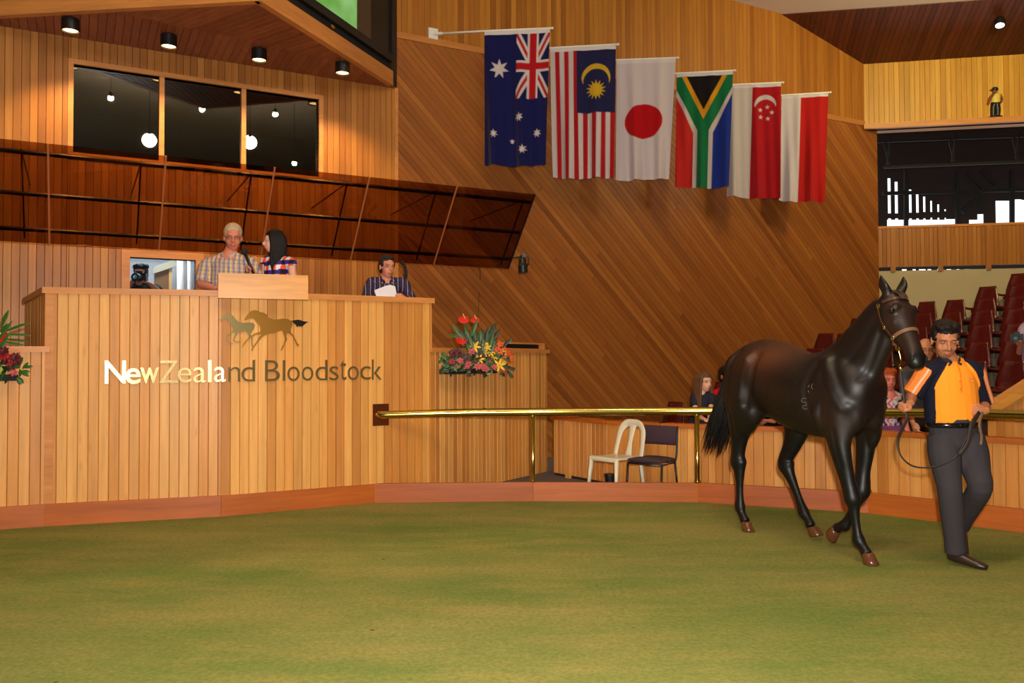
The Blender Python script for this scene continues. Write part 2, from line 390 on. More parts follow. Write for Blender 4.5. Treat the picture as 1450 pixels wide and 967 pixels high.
# enclosing hall (mostly behind the camera)
HALL = mat('hall_timber', srgb(120, 76, 42), .7, var=.15, bscale=6)
m = M(); m.add([(-9, -9, 0), (-9, 7.3, 0), (-9, 7.3, 7.8), (-9, -9, 7.8)], [(0, 1, 2, 3)]); struct('wall_left', m, HALL)
m = M(); m.add([(14, -9, 0), (14, 16, 0), (14, 16, 7.8), (14, -9, 7.8)], [(0, 1, 2, 3)]); struct('wall_right', m, HALL)
m = M(); m.add([(-9, -9, 0), (14, -9, 0), (14, -9, 7.8), (-9, -9, 7.8)], [(0, 1, 2, 3)]); struct('wall_rear', m, HALL)

# back wall (upright boards, left) and diagonal boarded wall share one plane
sB = (w_sz(555, 41)[0] + w_sz(568, 400)[0]) / 2
sL = w_sz(-90, 200)[0]
s_c = w_sz(1224, 140)[0]; s_r = w_sz(1243, 330)[0]
SOFZ = 5.15; TRZ = 5.86
w0, wt = w_sz(104.5, 94); w1 = w_sz(451, 139)[0]; wt = (wt + w_sz(452, 139)[1]) / 2; wb = min(w_sz(103, 216)[1], w_sz(452, 250)[1])
h0, ht = w_sz(184, 364); h1 = w_sz(277, 369)[0]; hb = 1.75
BW = obj('wall_back', M().fbox(*WF, -13, w0, 0, 7.8, -.12, -.001).fbox(*WF, w1, sB, 0, 7.8, -.12, -.001).fbox(*WF, w0, w1, wt, 7.8, -.12, -.001)
         .fbox(*WF, w0, w1, ht, wb, -.12, -.001).fbox(*WF, w0, h0, 0, ht, -.12, -.001).fbox(*WF, h1, w1, 0, ht, -.12, -.001).fbox(*WF, h0, h1, 0, hb, -.12, -.001), DARK, kind='structure')
f = .055
boards(BW, WF, [rect(sL, w0 - f, .9, SOFZ), rect(w0 - f, w1 + f, wt + f, SOFZ), rect(w1 + f, sB, .9, SOFZ), rect(w0 - f, w1 + f, ht + .09, wb - f),
                rect(w0 - f, h0 - .09, .9, ht + .09), rect(h1 + .09, w1 + f, .9, ht + .09)], .08, math.pi / 2, W_BACK)
DW = obj('wall_diagonal', M().fbox(*WF, sB, s_r, 0, 7.8, -.12, -.001), DARK, kind='structure', label='wall of diagonal cedar boards rising behind the flags')
boards(DW, WF, [rect(sB, s_r, 0, TRZ - .02)], .082, -math.pi / 4, W_DIAG, split=3.0)
zc = w_sz(1222, 91)[1]; s1, z1 = w_sz(1105, 20)
boards(DW, WF, [[(sB, TRZ + .07), (s_c, TRZ + .07), (s_c, zc), (sB, zc + (z1 - zc) / (s1 - s_c) * (sB - s_c))]], .085, math.pi / 2, W_TOPV)
obj('rail_trim', M().fbox(*WF, sB, s_c, TRZ - .02, TRZ + .07, 0, .028), W_TRIM, DW)
obj('corner_trim', M().fbox(*WF, sB - .03, sB + .015, .9, SOFZ, 0, .026), W_TRIM, BW)

# booth window with two mullions and dark glass
wm = (w_sz(229, 160)[0], w_sz(345, 160)[0])
WG = mat('window_glass', (.02, .02, .02), .03, spec=.9)
g = bpy.data.materials.new('booth_glass'); g.use_nodes = True; nt = g.node_tree; nt.nodes.clear(); N = nt.nodes.new; L = nt.links.new
out = N('ShaderNodeOutputMaterial'); mx = N('ShaderNodeMixShader'); tr = N('ShaderNodeBsdfTransparent'); tr.inputs[0].default_value = (.5, .5, .48, 1)
gl = N('ShaderNodeBsdfGlossy'); gl.inputs['Roughness'].default_value = .01; lw = N('ShaderNodeLayerWeight'); lw.inputs[0].default_value = .2
ad = N('ShaderNodeMath'); ad.operation = 'ADD'; ad.inputs[1].default_value = .10; L(lw.outputs['Fresnel'], ad.inputs[0]); L(ad.outputs[0], mx.inputs[0]); L(tr.outputs[0], mx.inputs[1]); L(gl.outputs[0], mx.inputs[2]); L(mx.outputs[0], out.inputs[0])
WIN = obj('window_1', M().fbox(*WF, w0 - f, w1 + f, wt, wt + f, -.1, .035).fbox(*WF, w0 - f, w1 + f, wb - f, wb, -.1, .035).fbox(*WF, w0 - f, w0, wb, wt, -.1, .035).fbox(*WF, w1, w1 + f, wb, wt, -.1, .035), W_TRIM, kind='structure', label='long dark window of the booth above the canopy')
for a in wm: obj('mullion', M().fbox(*WF, a - .028, a + .028, wb, wt, -.08, .02), W_TRIM, WIN)
for a, c in ((w0, wm[0]), (wm[0], wm[1]), (wm[1], w1)): obj('glass_pane', M().fbox(*WF, a, c, wb, wt, -.05, -.044), g, WIN)
m = M(); m.add([WO + WU * a + Z * c - WN * d for a, c, d in ((w0 - .5, 3.6, 3), (w1 + .5, 3.6, 3), (w1 + .5, 5.1, 3), (w0 - .5, 5.1, 3), (w0 - .5, 3.6, .13), (w1 + .5, 3.6, .13), (w1 + .5, 5.1, .13), (w0 - .5, 5.1, .13))], [(0, 1, 2, 3), (0, 1, 5, 4), (3, 2, 6, 7), (0, 3, 7, 4), (1, 2, 6, 5)])
struct('wall_booth', m, mat('booth_dark', srgb(58, 46, 34), .9))

# hatch opening below the canopy, with the white room behind it
m = M(); t = .09
m.fbox(*WF, h0 - t, h1 + t, ht, ht + t, -.12, .03).fbox(*WF, h0 - t, h0, 1.6, ht, -.12, .03).fbox(*WF, h1, h1 + t, 1.6, ht, -.12, .03).fbox(*WF, h0 - t, h1 + t, 1.6, hb, -.12, .03)
HW = struct('window_2', m, W_TRIM, 'hatch opening into a white room behind the rostrum')
WR = mat('white_room', srgb(196, 204, 210), .7)
m = M(); m.add([WO + WU * a + Z * c - WN * d for a, c, d in ((h0 - .8, .9, 2.6), (h1 + .8, .9, 2.6), (h1 + .8, 3.4, 2.6), (h0 - .8, 3.4, 2.6), (h0 - .8, .9, .13), (h1 + .8, .9, .13), (h1 + .8, 3.4, .13), (h0 - .8, 3.4, .13))], [(0, 1, 2, 3), (0, 1, 5, 4), (3, 2, 6, 7), (0, 3, 7, 4), (1, 2, 6, 5)])
struct('wall_hatch_room', m, WR)
light('POINT', 'hatch_room_lamp', WO + WU * ((h0 + h1) / 2) + Z * 3.1 - WN * 1.0, None, 26, (.9, .95, 1), .15)
def wp(x, y, d): return px(x, y, WO + WN * d, WN)
P = wp(243, 395, -1.7)
dr = thing('door_1', 'brown timber door standing behind the hatch', None, (P.x, P.y, .9), kind='structure')
q0 = w_sz(219, 390, -1.7)[0]; q1 = w_sz(239, 390, -1.7)[0]; q2 = w_sz(241, 390, -1.7)[0]
obj('door_leaf', M().fbox(*WF, q0, q1, .9, w_sz(225, 377, -1.7)[1], -1.75, -1.7), mat('brown_door', srgb(104, 70, 30), .5), dr)
obj('door_frame', M().fbox(*WF, q1, q2 + .02, .9, w_sz(240, 377, -1.7)[1] + .06, -1.75, -1.67), mat('door_frame_timber', srgb(190, 150, 90), .5), dr)
obj('bulkhead', M().add([wp(217, 378, -1.6), wp(250, 366, -1.6), wp(249, 377, -1.6), wp(216, 388, -1.6)] + [wp(217, 378, -1.9), wp(250, 366, -1.9), wp(249, 377, -1.9), wp(216, 388, -1.9)], [(0, 1, 2, 3), (4, 5, 6, 7), (0, 1, 5, 4), (2, 3, 7, 6), (0, 3, 7, 4), (1, 2, 6, 5)]), mat('bulkhead_grey', srgb(150, 148, 130), .7), dr)
for xx, rr in ((255.5, .045), (268, .028)):
    a = wp(xx, 395, -1.2); obj('pipe', M().tube([(a.x, a.y, .9), (a.x, a.y, 3.38)], rr, 12), WHITEP, kind='structure', smooth=True)

# stage platform behind the rostrum
m = M(); stage = [(-6.2, 6.6), (-4.06, 7.3), (-2.7, 7.72), (-1.4, 8.43), (-.84, 8.74), (-1.4, 11.2), (-6.2, 8.6)]
m.prism(stage, V((0, 0, 0)), V((1, 0, 0)), V((0, 1, 0)), Z, .3, 1.05); struct('floor_stage', m, OUTFLOOR)

# ------------------------------------------------------------------ ceilings
m = M(); C0 = wp(1222, 91, 0); P1 = wp(1105, 20, 0)
gth = math.atan(-.177); GU = V((math.cos(gth), math.sin(gth), 0)); GN = V((math.sin(gth), -math.cos(gth), 0)); GO = V((C0.x, C0.y, 0)); GF = (GO, GU, Z, GN)
n = (P1 - C0).cross(GU).normalized(); 
if n.z > 0: n = -n
cv = n.cross(GU).normalized(); 
if cv.y > 0: cv = -cv
CF = (C0, GU, cv, n)
e1 = px(1105, 20, C0, n); e2 = px(1372, 1, C0, n)
def cuv(P): return ((P - C0).dot(GU), (P - C0).dot(cv))
a1, a2 = cuv(e1), cuv(e2); sl = (a2[1] - a1[1]) / (a2[0] - a1[0])
poly = [(0, 0), (6.8, 0), (6.8, a1[1] + sl * (6.8 - a1[0])), a1]
CE = obj('ceiling', M().prism(poly, C0, GU, cv, n, -.06, -.001), DARK, kind='structure')
boards(CE, CF, [poly], .095, math.pi / 2, W_CEIL, depth=.012)
zt = e1.z + .12; far = C0 + GU * 6.8 + cv * (a1[1] + sl * (6.8 - a1[0]))
k1 = V((e1.x, e1.y, e1.z)); k2 = V((far.x, far.y, far.z)); d = (k2 - k1).normalized()
m = M(); L0 = k1 - WU * 14; m.add([k1, k2, V((14, far.y - 1, zt)), V((14, -9, zt)), V((-9, -9, zt)), V((-9, 7.2, zt)), V((L0.x, L0.y, zt))], [(0, 1, 2, 3, 4, 5, 6)])
struct('ceiling_cream', m, CREAMC)

# soffit over the rostrum
s0 = pxz(0, 38, SOFZ); 
A_ = pxz(162, 14.5, SOFZ); B_ = pxz(500, 90, SOFZ); C_ = pxz(367, 0, SOFZ); D_ = pxz(554, 119, SOFZ); E_ = pxz(0, 23, SOFZ)
d = (A_ - E_).normalized(); E2 = E_ - d * 3.5
sof = [WO + WU * sL, WO + WU * sB, D_, C_, A_, E2]
XY = (V((0, 0, SOFZ)), WU, -WN, V((0, 0, -1)))
def suv(P): q = P - XY[0]; return (q.dot(WU), q.dot(-WN))
def ccw(p): A = sum(p[i][0] * p[(i + 1) % len(p)][1] - p[(i + 1) % len(p)][0] * p[i][1] for i in range(len(p))); return p if A > 0 else p[::-1]
strip = ccw([suv(WO + WU * sL), suv(WO + WU * sB), suv(D_), suv(B_), suv(A_), suv(E2)])
tri = ccw([suv(A_), suv(B_), suv(C_)])
SO = obj('ceiling_soffit', M().prism(ccw([suv(p) for p in (WO + WU * sL, WO + WU * sB, D_, C_, A_, E2)]), XY[0], WU, -WN, V((0, 0, -1)), -.12, -.001), DARK, kind='structure', label='lowered timber soffit with downlights over the rostrum')
boards(SO, XY, [strip], .085, math.pi / 2, W_SOF, depth=.012)
boards(SO, XY, [tri], .085, math.radians(118), W_SOF, depth=.016)
def fascia(a, b_, name='fascia'):
    u = (b_ - a); u.z = 0; L_ = u.length; u.normalize(); nn = V((u.y, -u.x, 0)); 
    if nn.dot(CAM - a) < 0: nn = -nn
    return a, u, nn, L_
for a, c in ((E2, C_), (C_, D_)):
    a_, u, nn, L_ = fascia(a, c); obj('fascia_beam', M().fbox(V((a_.x, a_.y, SOFZ)), u, Z, nn, -.02, L_, -.02, .17, -.05, .03), W_TRIM, SO)
# upper bulkhead carrying the screen
a_, u, nn, L_ = fascia(C_, D_)
m = M().fbox(V((a_.x, a_.y, SOFZ)), u, Z, nn, -.3, L_, .17, 2.2, -.06, -.01)
struct('wall_bulkhead', m, BLACKM)
a2_, u2, nn2, L2 = fascia(E2, C_)
struct('wall_bulkhead_side', M().fbox(V((a2_.x, a2_.y, SOFZ)), u2, Z, nn2, 0, L2, .17, 2.2, -.06, -.01), BLACKM)
BF = (V((a_.x, a_.y, SOFZ)), u, Z, nn)
def b_uv(x, y): P = px(x, y, BF[0], nn); q = P - BF[0]; return q.dot(u), q.z
scr = bpy.data.materials.new('screen_image'); scr.use_nodes = True; nt = scr.node_tree; N = nt.nodes.new; L = nt.links.new; bs = nt.nodes['Principled BSDF']
geo = N('ShaderNodeNewGeometry'); no = N('ShaderNodeTexNoise'); no.inputs['Scale'].default_value = 1.6; L(geo.outputs['Position'], no.inputs[0])
r = N('ShaderNodeValToRGB'); r.color_ramp.elements[0].position = .38; r.color_ramp.elements[0].color = (*srgb(84, 70, 50), 1); r.color_ramp.elements[1].position = .48; r.color_ramp.elements[1].color = (*srgb(84, 140, 56), 1)
e = r.color_ramp.elements.new(.66); e.color = (*srgb(120, 166, 100), 1); L(no.outputs[0], r.inputs[0]); L(r.outputs[0], bs.inputs['Emission Color']); bs.inputs['Emission Strength'].default_value = 1.0; bs.inputs['Base Color'].default_value = (.01, .01, .01, 1); bs.inputs['Roughness'].default_value = .2
u0, v0 = b_uv(432, 0); u1, v1 = b_uv(503, 44); u3 = b_uv(523, 20)[0]; u4 = b_uv(551, 20)[0]
vb = v1 - .0
P = BF[0] + u * ((u0 + u4) / 2) + Z * vb
sc_ = thing('video_screen', 'large black video screen showing a green picture, above the soffit', 'screen', P)
obj('bezel', M().fbox(*BF, u0 - .9, u4 + .02, vb - .1, vb, -.01, .05).fbox(*BF, u4, u4 + .05, vb, vb + 1.5, -.01, .05).fbox(*BF, u3, u4, vb, vb + 1.5, -.01, .02).fbox(*BF, u0 - .9, u4 + .05, vb + 1.4, vb + 1.5, -.01, .05), BLACK, sc_)
obj('display', M().fbox(*BF, u0 - .9, u1, vb, vb + 1.4, -.01, .025), scr, sc_)
obj('display_margin', M().fbox(*BF, u1, u3, vb, vb + 1.4, -.01, .024), mat('screen_margin', srgb(74, 62, 50), .3), sc_)
q = b_uv(471, 36); obj('badge', M().lathe([(.0, 0), (.045, 0), (.04, .012), (0, .014)], BF[0] + u * q[0] + Z * q[1] + nn * .0, 16, nn), BRASS, sc_)

# downlights
LAMP = mat('downlight_glow', srgb(255, 210, 150), .4, emit=srgb(255, 196, 120), es=6)
first = None
for i, (x, y) in enumerate(((100, 27), (239, 50), (367, 70), (485, 89))):
    P = pxz(x, y, SOFZ - .012); lab = ['leftmost black downlight under the soffit', 'black downlight above the left end of the booth window', 'black downlight above the window\'s right pane', 'rightmost black downlight under the soffit, past the window'][i]
    if first is None:
        first = thing('downlight', lab, 'downlight', P, 0, 'soffit downlights')
        obj('housing', M().lathe([(.085, 0), (.09, -.01), (.09, -.135), (.083, -.135), (.078, -.10), (0, -.10)], P, 24), BLACK, first, smooth=False)
        obj('lens', M().lathe([(0, -.118), (.076, -.118), (.076, -.102), (0, -.102)], P, 20), LAMP, first)
    else: copy_tree(first, P, 0, lab)
    light('SPOT', 'downlight_beam', P + V((0, 0, -.15)), P + V((0, 0.12, -3)), 105, (1, .70, .34), .05, angle=115, blend=.7)

# ------------------------------------------------------------------ gallery wall (right)
def g_uz(fr, x, y): P = px(x, y, fr[0], fr[3]); return (P - fr[0]).dot(fr[1]), P.z
LOe = wp(1243, 330, 0); GL = (V((LOe.x, LOe.y, 0)), GU, Z, GN)
z_l0 = g_uz(GF, 1228, 184)[1]; RU = 6.5
GW = obj('wall_gallery', M().fbox(*GF, 0, RU, z_l0, zc + .6, -.1, -.001), DARK, kind='structure', label='gallery wall of yellow upright boards above the opening')
boards(GW, GF, [rect(0, RU, z_l0 + .1, zc)], .09, math.pi / 2, W_GAL)
obj('ledge', M().fbox(*GF, -.02, RU, z_l0, z_l0 + .1, -.3, .09), W_TRIM, GW)
zt0 = g_uz(GL, 1243, 322)[1]; zb0 = g_uz(GL, 1245, 384)[1]
GP = obj('wall_gallery_parapet', M().fbox(*GL, 0, RU, zb0 + .07, zt0, -.06, -.001), DARK, kind='structure', label='boarded gallery parapet below the dark opening')
uu = [0, g_uz(GL, 1264, 350)[0], g_uz(GL, 1331, 350)[0], g_uz(GL, 1399, 350)[0], RU]
boards(GP, GL, [rect(0, RU, zb0 + .07, zt0 - .03)], .075, math.pi / 2, W_PANEL)
obj('cap_rail', M().fbox(*GL, 0, RU, zt0 - .03, zt0 + .015, -.08, .03), W_TRIM, GP)
for a in uu[1:4]: obj('post', M().fbox(*GL, a - .04, a + .04, zb0 - .02, zt0 - .03, 0, .035), W_PANEL, GP)
struct('wall_cream', M().fbox(*GL, -.1, RU, 0, zb0, -.12, 0), CREAM, 'cream painted wall behind the top row of seats')
# dark roof space beyond the opening, with its daylight gaps
fz = 5.0; FO = GL[0] - GN * fz; FF = (FO, GU, Z, GN)
SHED = mat('roof_space_timber', srgb(44, 32, 28), .9, var=.3, bscale=3)
def fuz(x, y): return g_uz(FF, x, y)
cols = [(1225, 1256, []), (1256, 1257.5, [(311, 322)]), (1257.5, 1262, [(252, 272), (276, 302), (309, 322)]), (1262, 1267.5, [(311, 322)]), (1267.5, 1272, [(257, 271), (275, 302), (309, 322)]), (1272, 1281, [(311, 322)]), (1281, 1284.5, []),
        (1284.5, 1287.5, [(311, 321)]), (1287.5, 1291.5, [(268, 272), (275, 301), (309, 321)]), (1291.5, 1297.5, [(311, 321)]), (1297.5, 1301.5, [(274, 301), (309, 321)]), (1301.5, 1307.5, [(311, 321)]), (1307.5, 1311, [(278, 300), (309, 321)]), (1311, 1317.5, [(311, 320)]),
        (1317.5, 1320.5, [(284, 300), (308, 320)]), (1320.5, 1327.5, [(311, 320)]), (1327.5, 1330.5, [(289, 300), (308, 320)]), (1330.5, 1337.5, [(311, 320)]), (1337.5, 1340, [(296, 299), (308, 320)]), (1340, 1356, [(310, 320)]), (1356, 1372, []),
        (1372, 1384, [(311, 319)]), (1384, 1393, [(303, 318)]), (1393, 1410, []), (1410, 1432, [(284, 317)]), (1432, 1436, []), (1436, 1500, [(282, 316)]), (1500, 1800, [])]
slit = [(1262, 1266), (1276, 1283), (1291, 1296), (1300, 1310), (1312, 1318), (1326, 1334), (1339, 1346), (1353, 1358), (1364, 1375), (1381, 1383), (1416, 1421), (1424, 1429), (1433, 1437), (1445, 1448)]
edges = sorted({e for c in cols for e in c[:2]} | {e for c in slit for e in c})
ztop = fuz(1300, 150)[1]; zbot = fuz(1300, 420)[1]
m = M()
for a, c in zip(edges, edges[1:]):
    mid = (a + c) / 2; op = []
    for c0, c1, l in cols:
        if c0 <= mid < c1: op = list(l)
    if any(s0_ <= mid < s1_ for s0_, s1_ in slit): op.append((381, 388))
    op.sort(); zz = ztop; ua, ub = fuz(a, 300)[0], fuz(c, 300)[0]
    for y0, y1 in op:
        m.fbox(*FF, ua, ub, fuz(mid, y0)[1], zz, -.04, 0); zz = fuz(mid, y1)[1]
    m.fbox(*FF, ua, ub, zbot, zz, -.04, 0)
struct('wall_roof_space', m, SHED, 'dark slatted wall beyond the gallery opening, daylight between the slats')
m = M(); zr = z_l0 + .05
m.add([GL[0] + GU * -.6 + Z * (zr + .1), GL[0] + GU * 7 + Z * (zr + .1), FO + GU * 9 + Z * ztop, FO - GU * 1.5 + Z * ztop], [(0, 1, 2, 3)])
m.add([GL[0] + GU * -.05 + Z * 2.5, GL[0] + GU * -.05 + Z * (zr + .1), FO - GU * 1.5 + Z * ztop, FO - GU * 1.5 + Z * zbot], [(0, 1, 2, 3)])
m.add([GL[0] + GU * 7 + Z * 2.5, GL[0] + GU * 7 + Z * (zr + .1), FO + GU * 9 + Z * ztop, FO + GU * 9 + Z * zbot], [(0, 1, 2, 3)])
struct('ceiling_roof_space', m, mat('roof_space_lining', srgb(150, 112, 96), .9, var=.2, bscale=12))
TR = thing('roof_truss', 'black steel lattice truss spanning the gallery opening', 'truss', GL[0] + GU * 2 - GN * .8 + Z * 5)
TRF = (GL[0] - GN * .8, GU, Z, GN)
def tp(x, y): return px(x, y, TRF[0], GN)
m = M(); m.bar(tp(1238, 201), tp(1520, 190), .04).bar(tp(1252, 237), tp(1520, 226), .05); obj('chord', m, BLACKM, TR)
for x0 in (1252, 1344, 1434):
    k = (x0 - 1252) * -.04
    obj('web_member', M().bar(tp(x0, 205 + k), tp(x0 + 7, 233 + k), .03).bar(tp(x0 + 10, 194 + k), tp(x0 + 4, 233 + k), .03).bar(tp(x0, 205 + k), tp(x0 + 9, 194 + k), .03), BLACKM, TR)
m = M()
for x0 in (1283, 1356, 1433): m.bar(px(x0, 240, FO + GN * .4, GN), px(x0, 330, FO + GN * .4, GN), .09)
m.bar(px(1250, 274, FO + GN * .4, GN), px(1470, 268, FO + GN * .4, GN), .08).bar(px(1370, 244, FO + GN * .4, GN), px(1395, 270, FO + GN * .4, GN), .08).bar(px(1390, 240, FO + GN * .4, GN), px(1410, 262, FO + GN * .4, GN), .08).bar(px(1362, 300, FO + GN * .4, GN), px(1390, 278, FO + GN * .4, GN), .12)
struct('trim_roof_posts', m, BLACKM)
# pendant lamps over the ring: out of the picture, mirrored in the booth window
GLOBE = mat('lamp_globe', srgb(255, 240, 215), .4, emit=srgb(255, 226, 180), es=18)
for i, (x, y, t, r_, pw) in enumerate(((212, 197, 8.5, .12, 470), (355, 200, 8.0, .12, 370), (157, 137, 8.3, .045, 150), (287, 153, 8.2, .045, 150), (391, 160, 8.0, .045, 120), (418, 230, 9.5, .045, 80))):
    P = px(x, y, WO, WN); d = (P - CAM).normalized(); d = d - WN * (2 * d.dot(WN)); P = P + d * t
    pl_ = thing('pendant_lamp', ['large globe lamp over the ring, left', 'large globe lamp over the ring, right', 'small lamp mirrored in the left pane', 'small lamp mirrored in the middle pane', 'small lamp mirrored high in the right pane', 'small lamp mirrored low in the right pane'][i] + ' of the booth window', 'lamp', P, 0, 'pendant lamps over the ring')
    obj('globe', M().ell(P, r_), GLOBE, pl_, smooth=True); obj('cord', M().tube([P + Z * r_, V((P.x, P.y, 7.6))], .004, 6), BLACK, pl_); obj('cap', M().lathe([(.04, r_ - .01), (.05, r_ + .02), (.03, r_ + .07), (0, r_ + .07)], P, 14), BLACK, pl_)
    light('POINT', 'pendant_light', P, None, pw, (1, .82, .52), r_ * 1.16)
# ledge spotlight on the ceiling
P = px(1416, 22, C0, n)
sp_ = thing('ceiling_spotlight', 'small black spotlight hanging from the dark boarded ceiling', 'spotlight', P)
obj('stem', M().tube([P + V((0, 0, .02)), P + V((0, 0, -.08))], .03, 12), STEEL, sp_)
ax = V((-.25, -.35, -1)).normalized(); obj('lamp_head', M().lathe([(.0, 0), (.07, 0), (.085, .05), (.085, .15), (.07, .15), (.07, .12), (0, .12)], P + V((0, 0, -.06)), 18, ax), BLACK, sp_)
obj('lens', M().lathe([(0, .125), (.068, .125), (.068, .14), (0, .14)], P + V((0, 0, -.06)), 18, ax), mat('spot_glow', srgb(255, 250, 240), .4, emit=srgb(255, 250, 245), es=8), sp_)

# ================================================================== ROSTRUM
def lineint(P, D, x):                      # where a plan line P+tD crosses the vertical plane of pixel column x (floor row guess)
    d = cf * FPX + cr * (x - CX); k = (d.x * P.y - d.y * P.x) / (d.y * D.x - d.x * D.y); return V((P.x + D.x * k, P.y + D.y * k, 0))
f2 = (KB[3] - KB[2]).normalized()
R2 = lineint(KB[2], f2, 611.5); R3 = V((.40, 10.6, 0)); R3 = pxz(777, 668); 
back = .035
def fr(a, b_):
    u = (b_ - a).normalized(); nn = V((u.y, -u.x, 0)); return (a - nn * back, u, Z, nn), (b_ - a).length
TOPZ, WINGZ, KZ = 2.09, 1.57, .195
ROS = thing('rostrum', 'tall pine-boarded auctioneer\'s rostrum with gold lettering and a horse emblem', 'rostrum', (-2.4, 8.0, 0))
F1, L1 = fr(KB[1], KB[2]); F2, L2_ = fr(KB[2], R2); F3, L3 = fr(R2, R3); F0, L0_ = fr(KB[0], KB[1])
R0b = F1[0]; rdir = V((-.59, .81, 0))
retL = 1.55
FR = (R0b + rdir * retL, -rdir, Z, V((-rdir.y, rdir.x, 0)))
FRn = V((-.81, -.59, 0)); FR = (R0b + rdir * retL, -rdir, Z, FRn)
E_r = F2[0] + F2[1] * L2_; rr_ = V((.0, 0, 0)); rd2 = V((-.45, .9, 0)).normalized(); FE = (E_r, rd2, Z, V((rd2.y, -rd2.x, 0)))
m = M(); m.fbox(*F1, 0, L1, 0, TOPZ, -.06, -.001).fbox(*F2, 0, L2_, 0, TOPZ, -.06, -.001).fbox(*F3, 0, L3, 0, WINGZ - .02, -.06, -.001).fbox(*F0, 0, L0_, 0, WINGZ - .02, -.06, -.001)
m.fbox(*FR, 0, retL, 0, TOPZ, -.06, -.001).fbox(*FE, .0, 1.3, 0, TOPZ, -.06, -.001)
obj('carcass', m, DARK, ROS)
bw = .0835
boards(ROS, F1, [rect(.0, L1, KZ - .01, TOPZ - .03)], bw, math.pi / 2, W_ROS)
boards(ROS, F2, [rect(0, L2_, 0, TOPZ - .03)], bw, math.pi / 2, W_ROS)
boards(ROS, F3, [rect(0, L3, 0.0, WINGZ - .03)], .078, math.pi / 2, W_ROS)
boards(ROS, F0, [rect(0, L0_, KZ - .01, WINGZ - .03)], bw, math.pi / 2, W_ROS)
boards(ROS, FR, [rect(0, retL, WINGZ - .2, TOPZ - .03)], bw, math.pi / 2, W_ROS)
boards(ROS, FE, [rect(0, 1.3, WINGZ - .2, TOPZ - .03)], bw, math.pi / 2, W_ROS)
obj('corner_post', M().fbox(*F1, -.01, .06, 0, TOPZ - .03, -.05, .024), W_TRIM, ROS)
def cap(pts, z, wd, th_, name='ledge'):
    m = M(); n_ = len(pts)
    for i in range(n_ - 1):
        u = (pts[i + 1] - pts[i]).normalized(); nn = V((u.y, -u.x, 0)); L_ = (pts[i + 1] - pts[i]).length
        m.fbox(pts[i], u, Z, nn, -.03, L_ + .03, z - th_, z, -wd, .045)
    return m
obj('top_ledge', cap([F1[0], F2[0], E_r], TOPZ, .32, .055), W_TRIM, ROS)
obj('top_ledge', M().fbox(*FR, 0, retL + .03, TOPZ - .055, TOPZ, -.2, .045), W_TRIM, ROS)
obj('wing_ledge', cap([E_r, F3[0] + F3[1] * L3], WINGZ, .35, .045), W_TRIM, ROS)
obj('wing_ledge', cap([F0[0], F0[0] + F0[1] * L0_], WINGZ, .4, .05), W_TRIM, ROS)
# slot in the far end of the right wing
a = lineint(F3[0], F3[1], 722); c = lineint(F3[0], F3[1], 770); u0 = (a - F3[0]).dot(F3[1]); u1 = (c - F3[0]).dot(F3[1])
obj('slot_box', M().fbox(*F3, u0, u1, WINGZ, WINGZ + .012, -.25, .02).fbox(*F3, u0, u1, WINGZ + .065, WINGZ + .085, -.25, .02).fbox(*F3, u1 - .03, u1, WINGZ, WINGZ + .07, -.25, .02), W_TRIM, ROS)
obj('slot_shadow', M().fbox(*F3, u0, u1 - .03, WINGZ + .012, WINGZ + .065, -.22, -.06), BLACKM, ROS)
# lectern block
def f_uz(F, x, y, d=0): P = px(x, y, F[0] + F[3] * d, F[3]); return (P - F[0]).dot(F[1]), P.z
LF = (F2[0] + F2[3] * .06, F2[1], Z, F2[3])
lth = math.atan(.36); LU = V((math.cos(lth), math.sin(lth), 0)); LN = V((LU.y, -LU.x, 0)); LP = px(372, 424, KB[2] + F1[3] * .07, LN); LF = (V((LP.x, LP.y, 0)), LU, Z, LN)
l0, lz0 = f_uz(LF, 309, 422); l1, lz1 = f_uz(LF, 436, 392)
LC = thing('lectern', 'plain pale timber lectern box on the rostrum ledge between the two speakers', 'lectern', (LP.x, LP.y, TOPZ - .1))
obj('front_board', M().fbox(*LF, l0, l1, lz0, lz1 + .01, -.035, .03), W_LECT, LC)
obj('side_board', M().fbox(*LF, l0, l0 + .03, TOPZ + .002, lz1, -.32, -.035), W_LECT, LC)
obj('side_board', M().fbox(*LF, l1 - .03, l1, TOPZ + .002, lz1, -.32, -.035), W_LECT, LC)
obj('desk_top', M().fbox(*LF, l0, l1, lz1 - .02, lz1 + .0, -.32, -.035), W_LECT, LC)
# ring kick board
KBT = thing('baseboard_ring', 'low reddish timber kick board curving round the ring', None, (.2, 8.4, 0), kind='structure')
joints = KB
for i in range(len(KB) - 1):
    a, c = KB[i], KB[i + 1]; u = (c - a).normalized(); nn = V((u.y, -u.x, 0)); L_ = (c - a).length
    segs = 1
    for k in range(segs):
        obj('kick_board', M().fbox(a, u, Z, nn, L_ * k / segs + .0015, L_ * (k + 1) / segs - .0015 + (.012 if i > 3 else 0), 0, KZ + rnd.uniform(-.002, .002), -.04, 0), W_KICK, KBT)
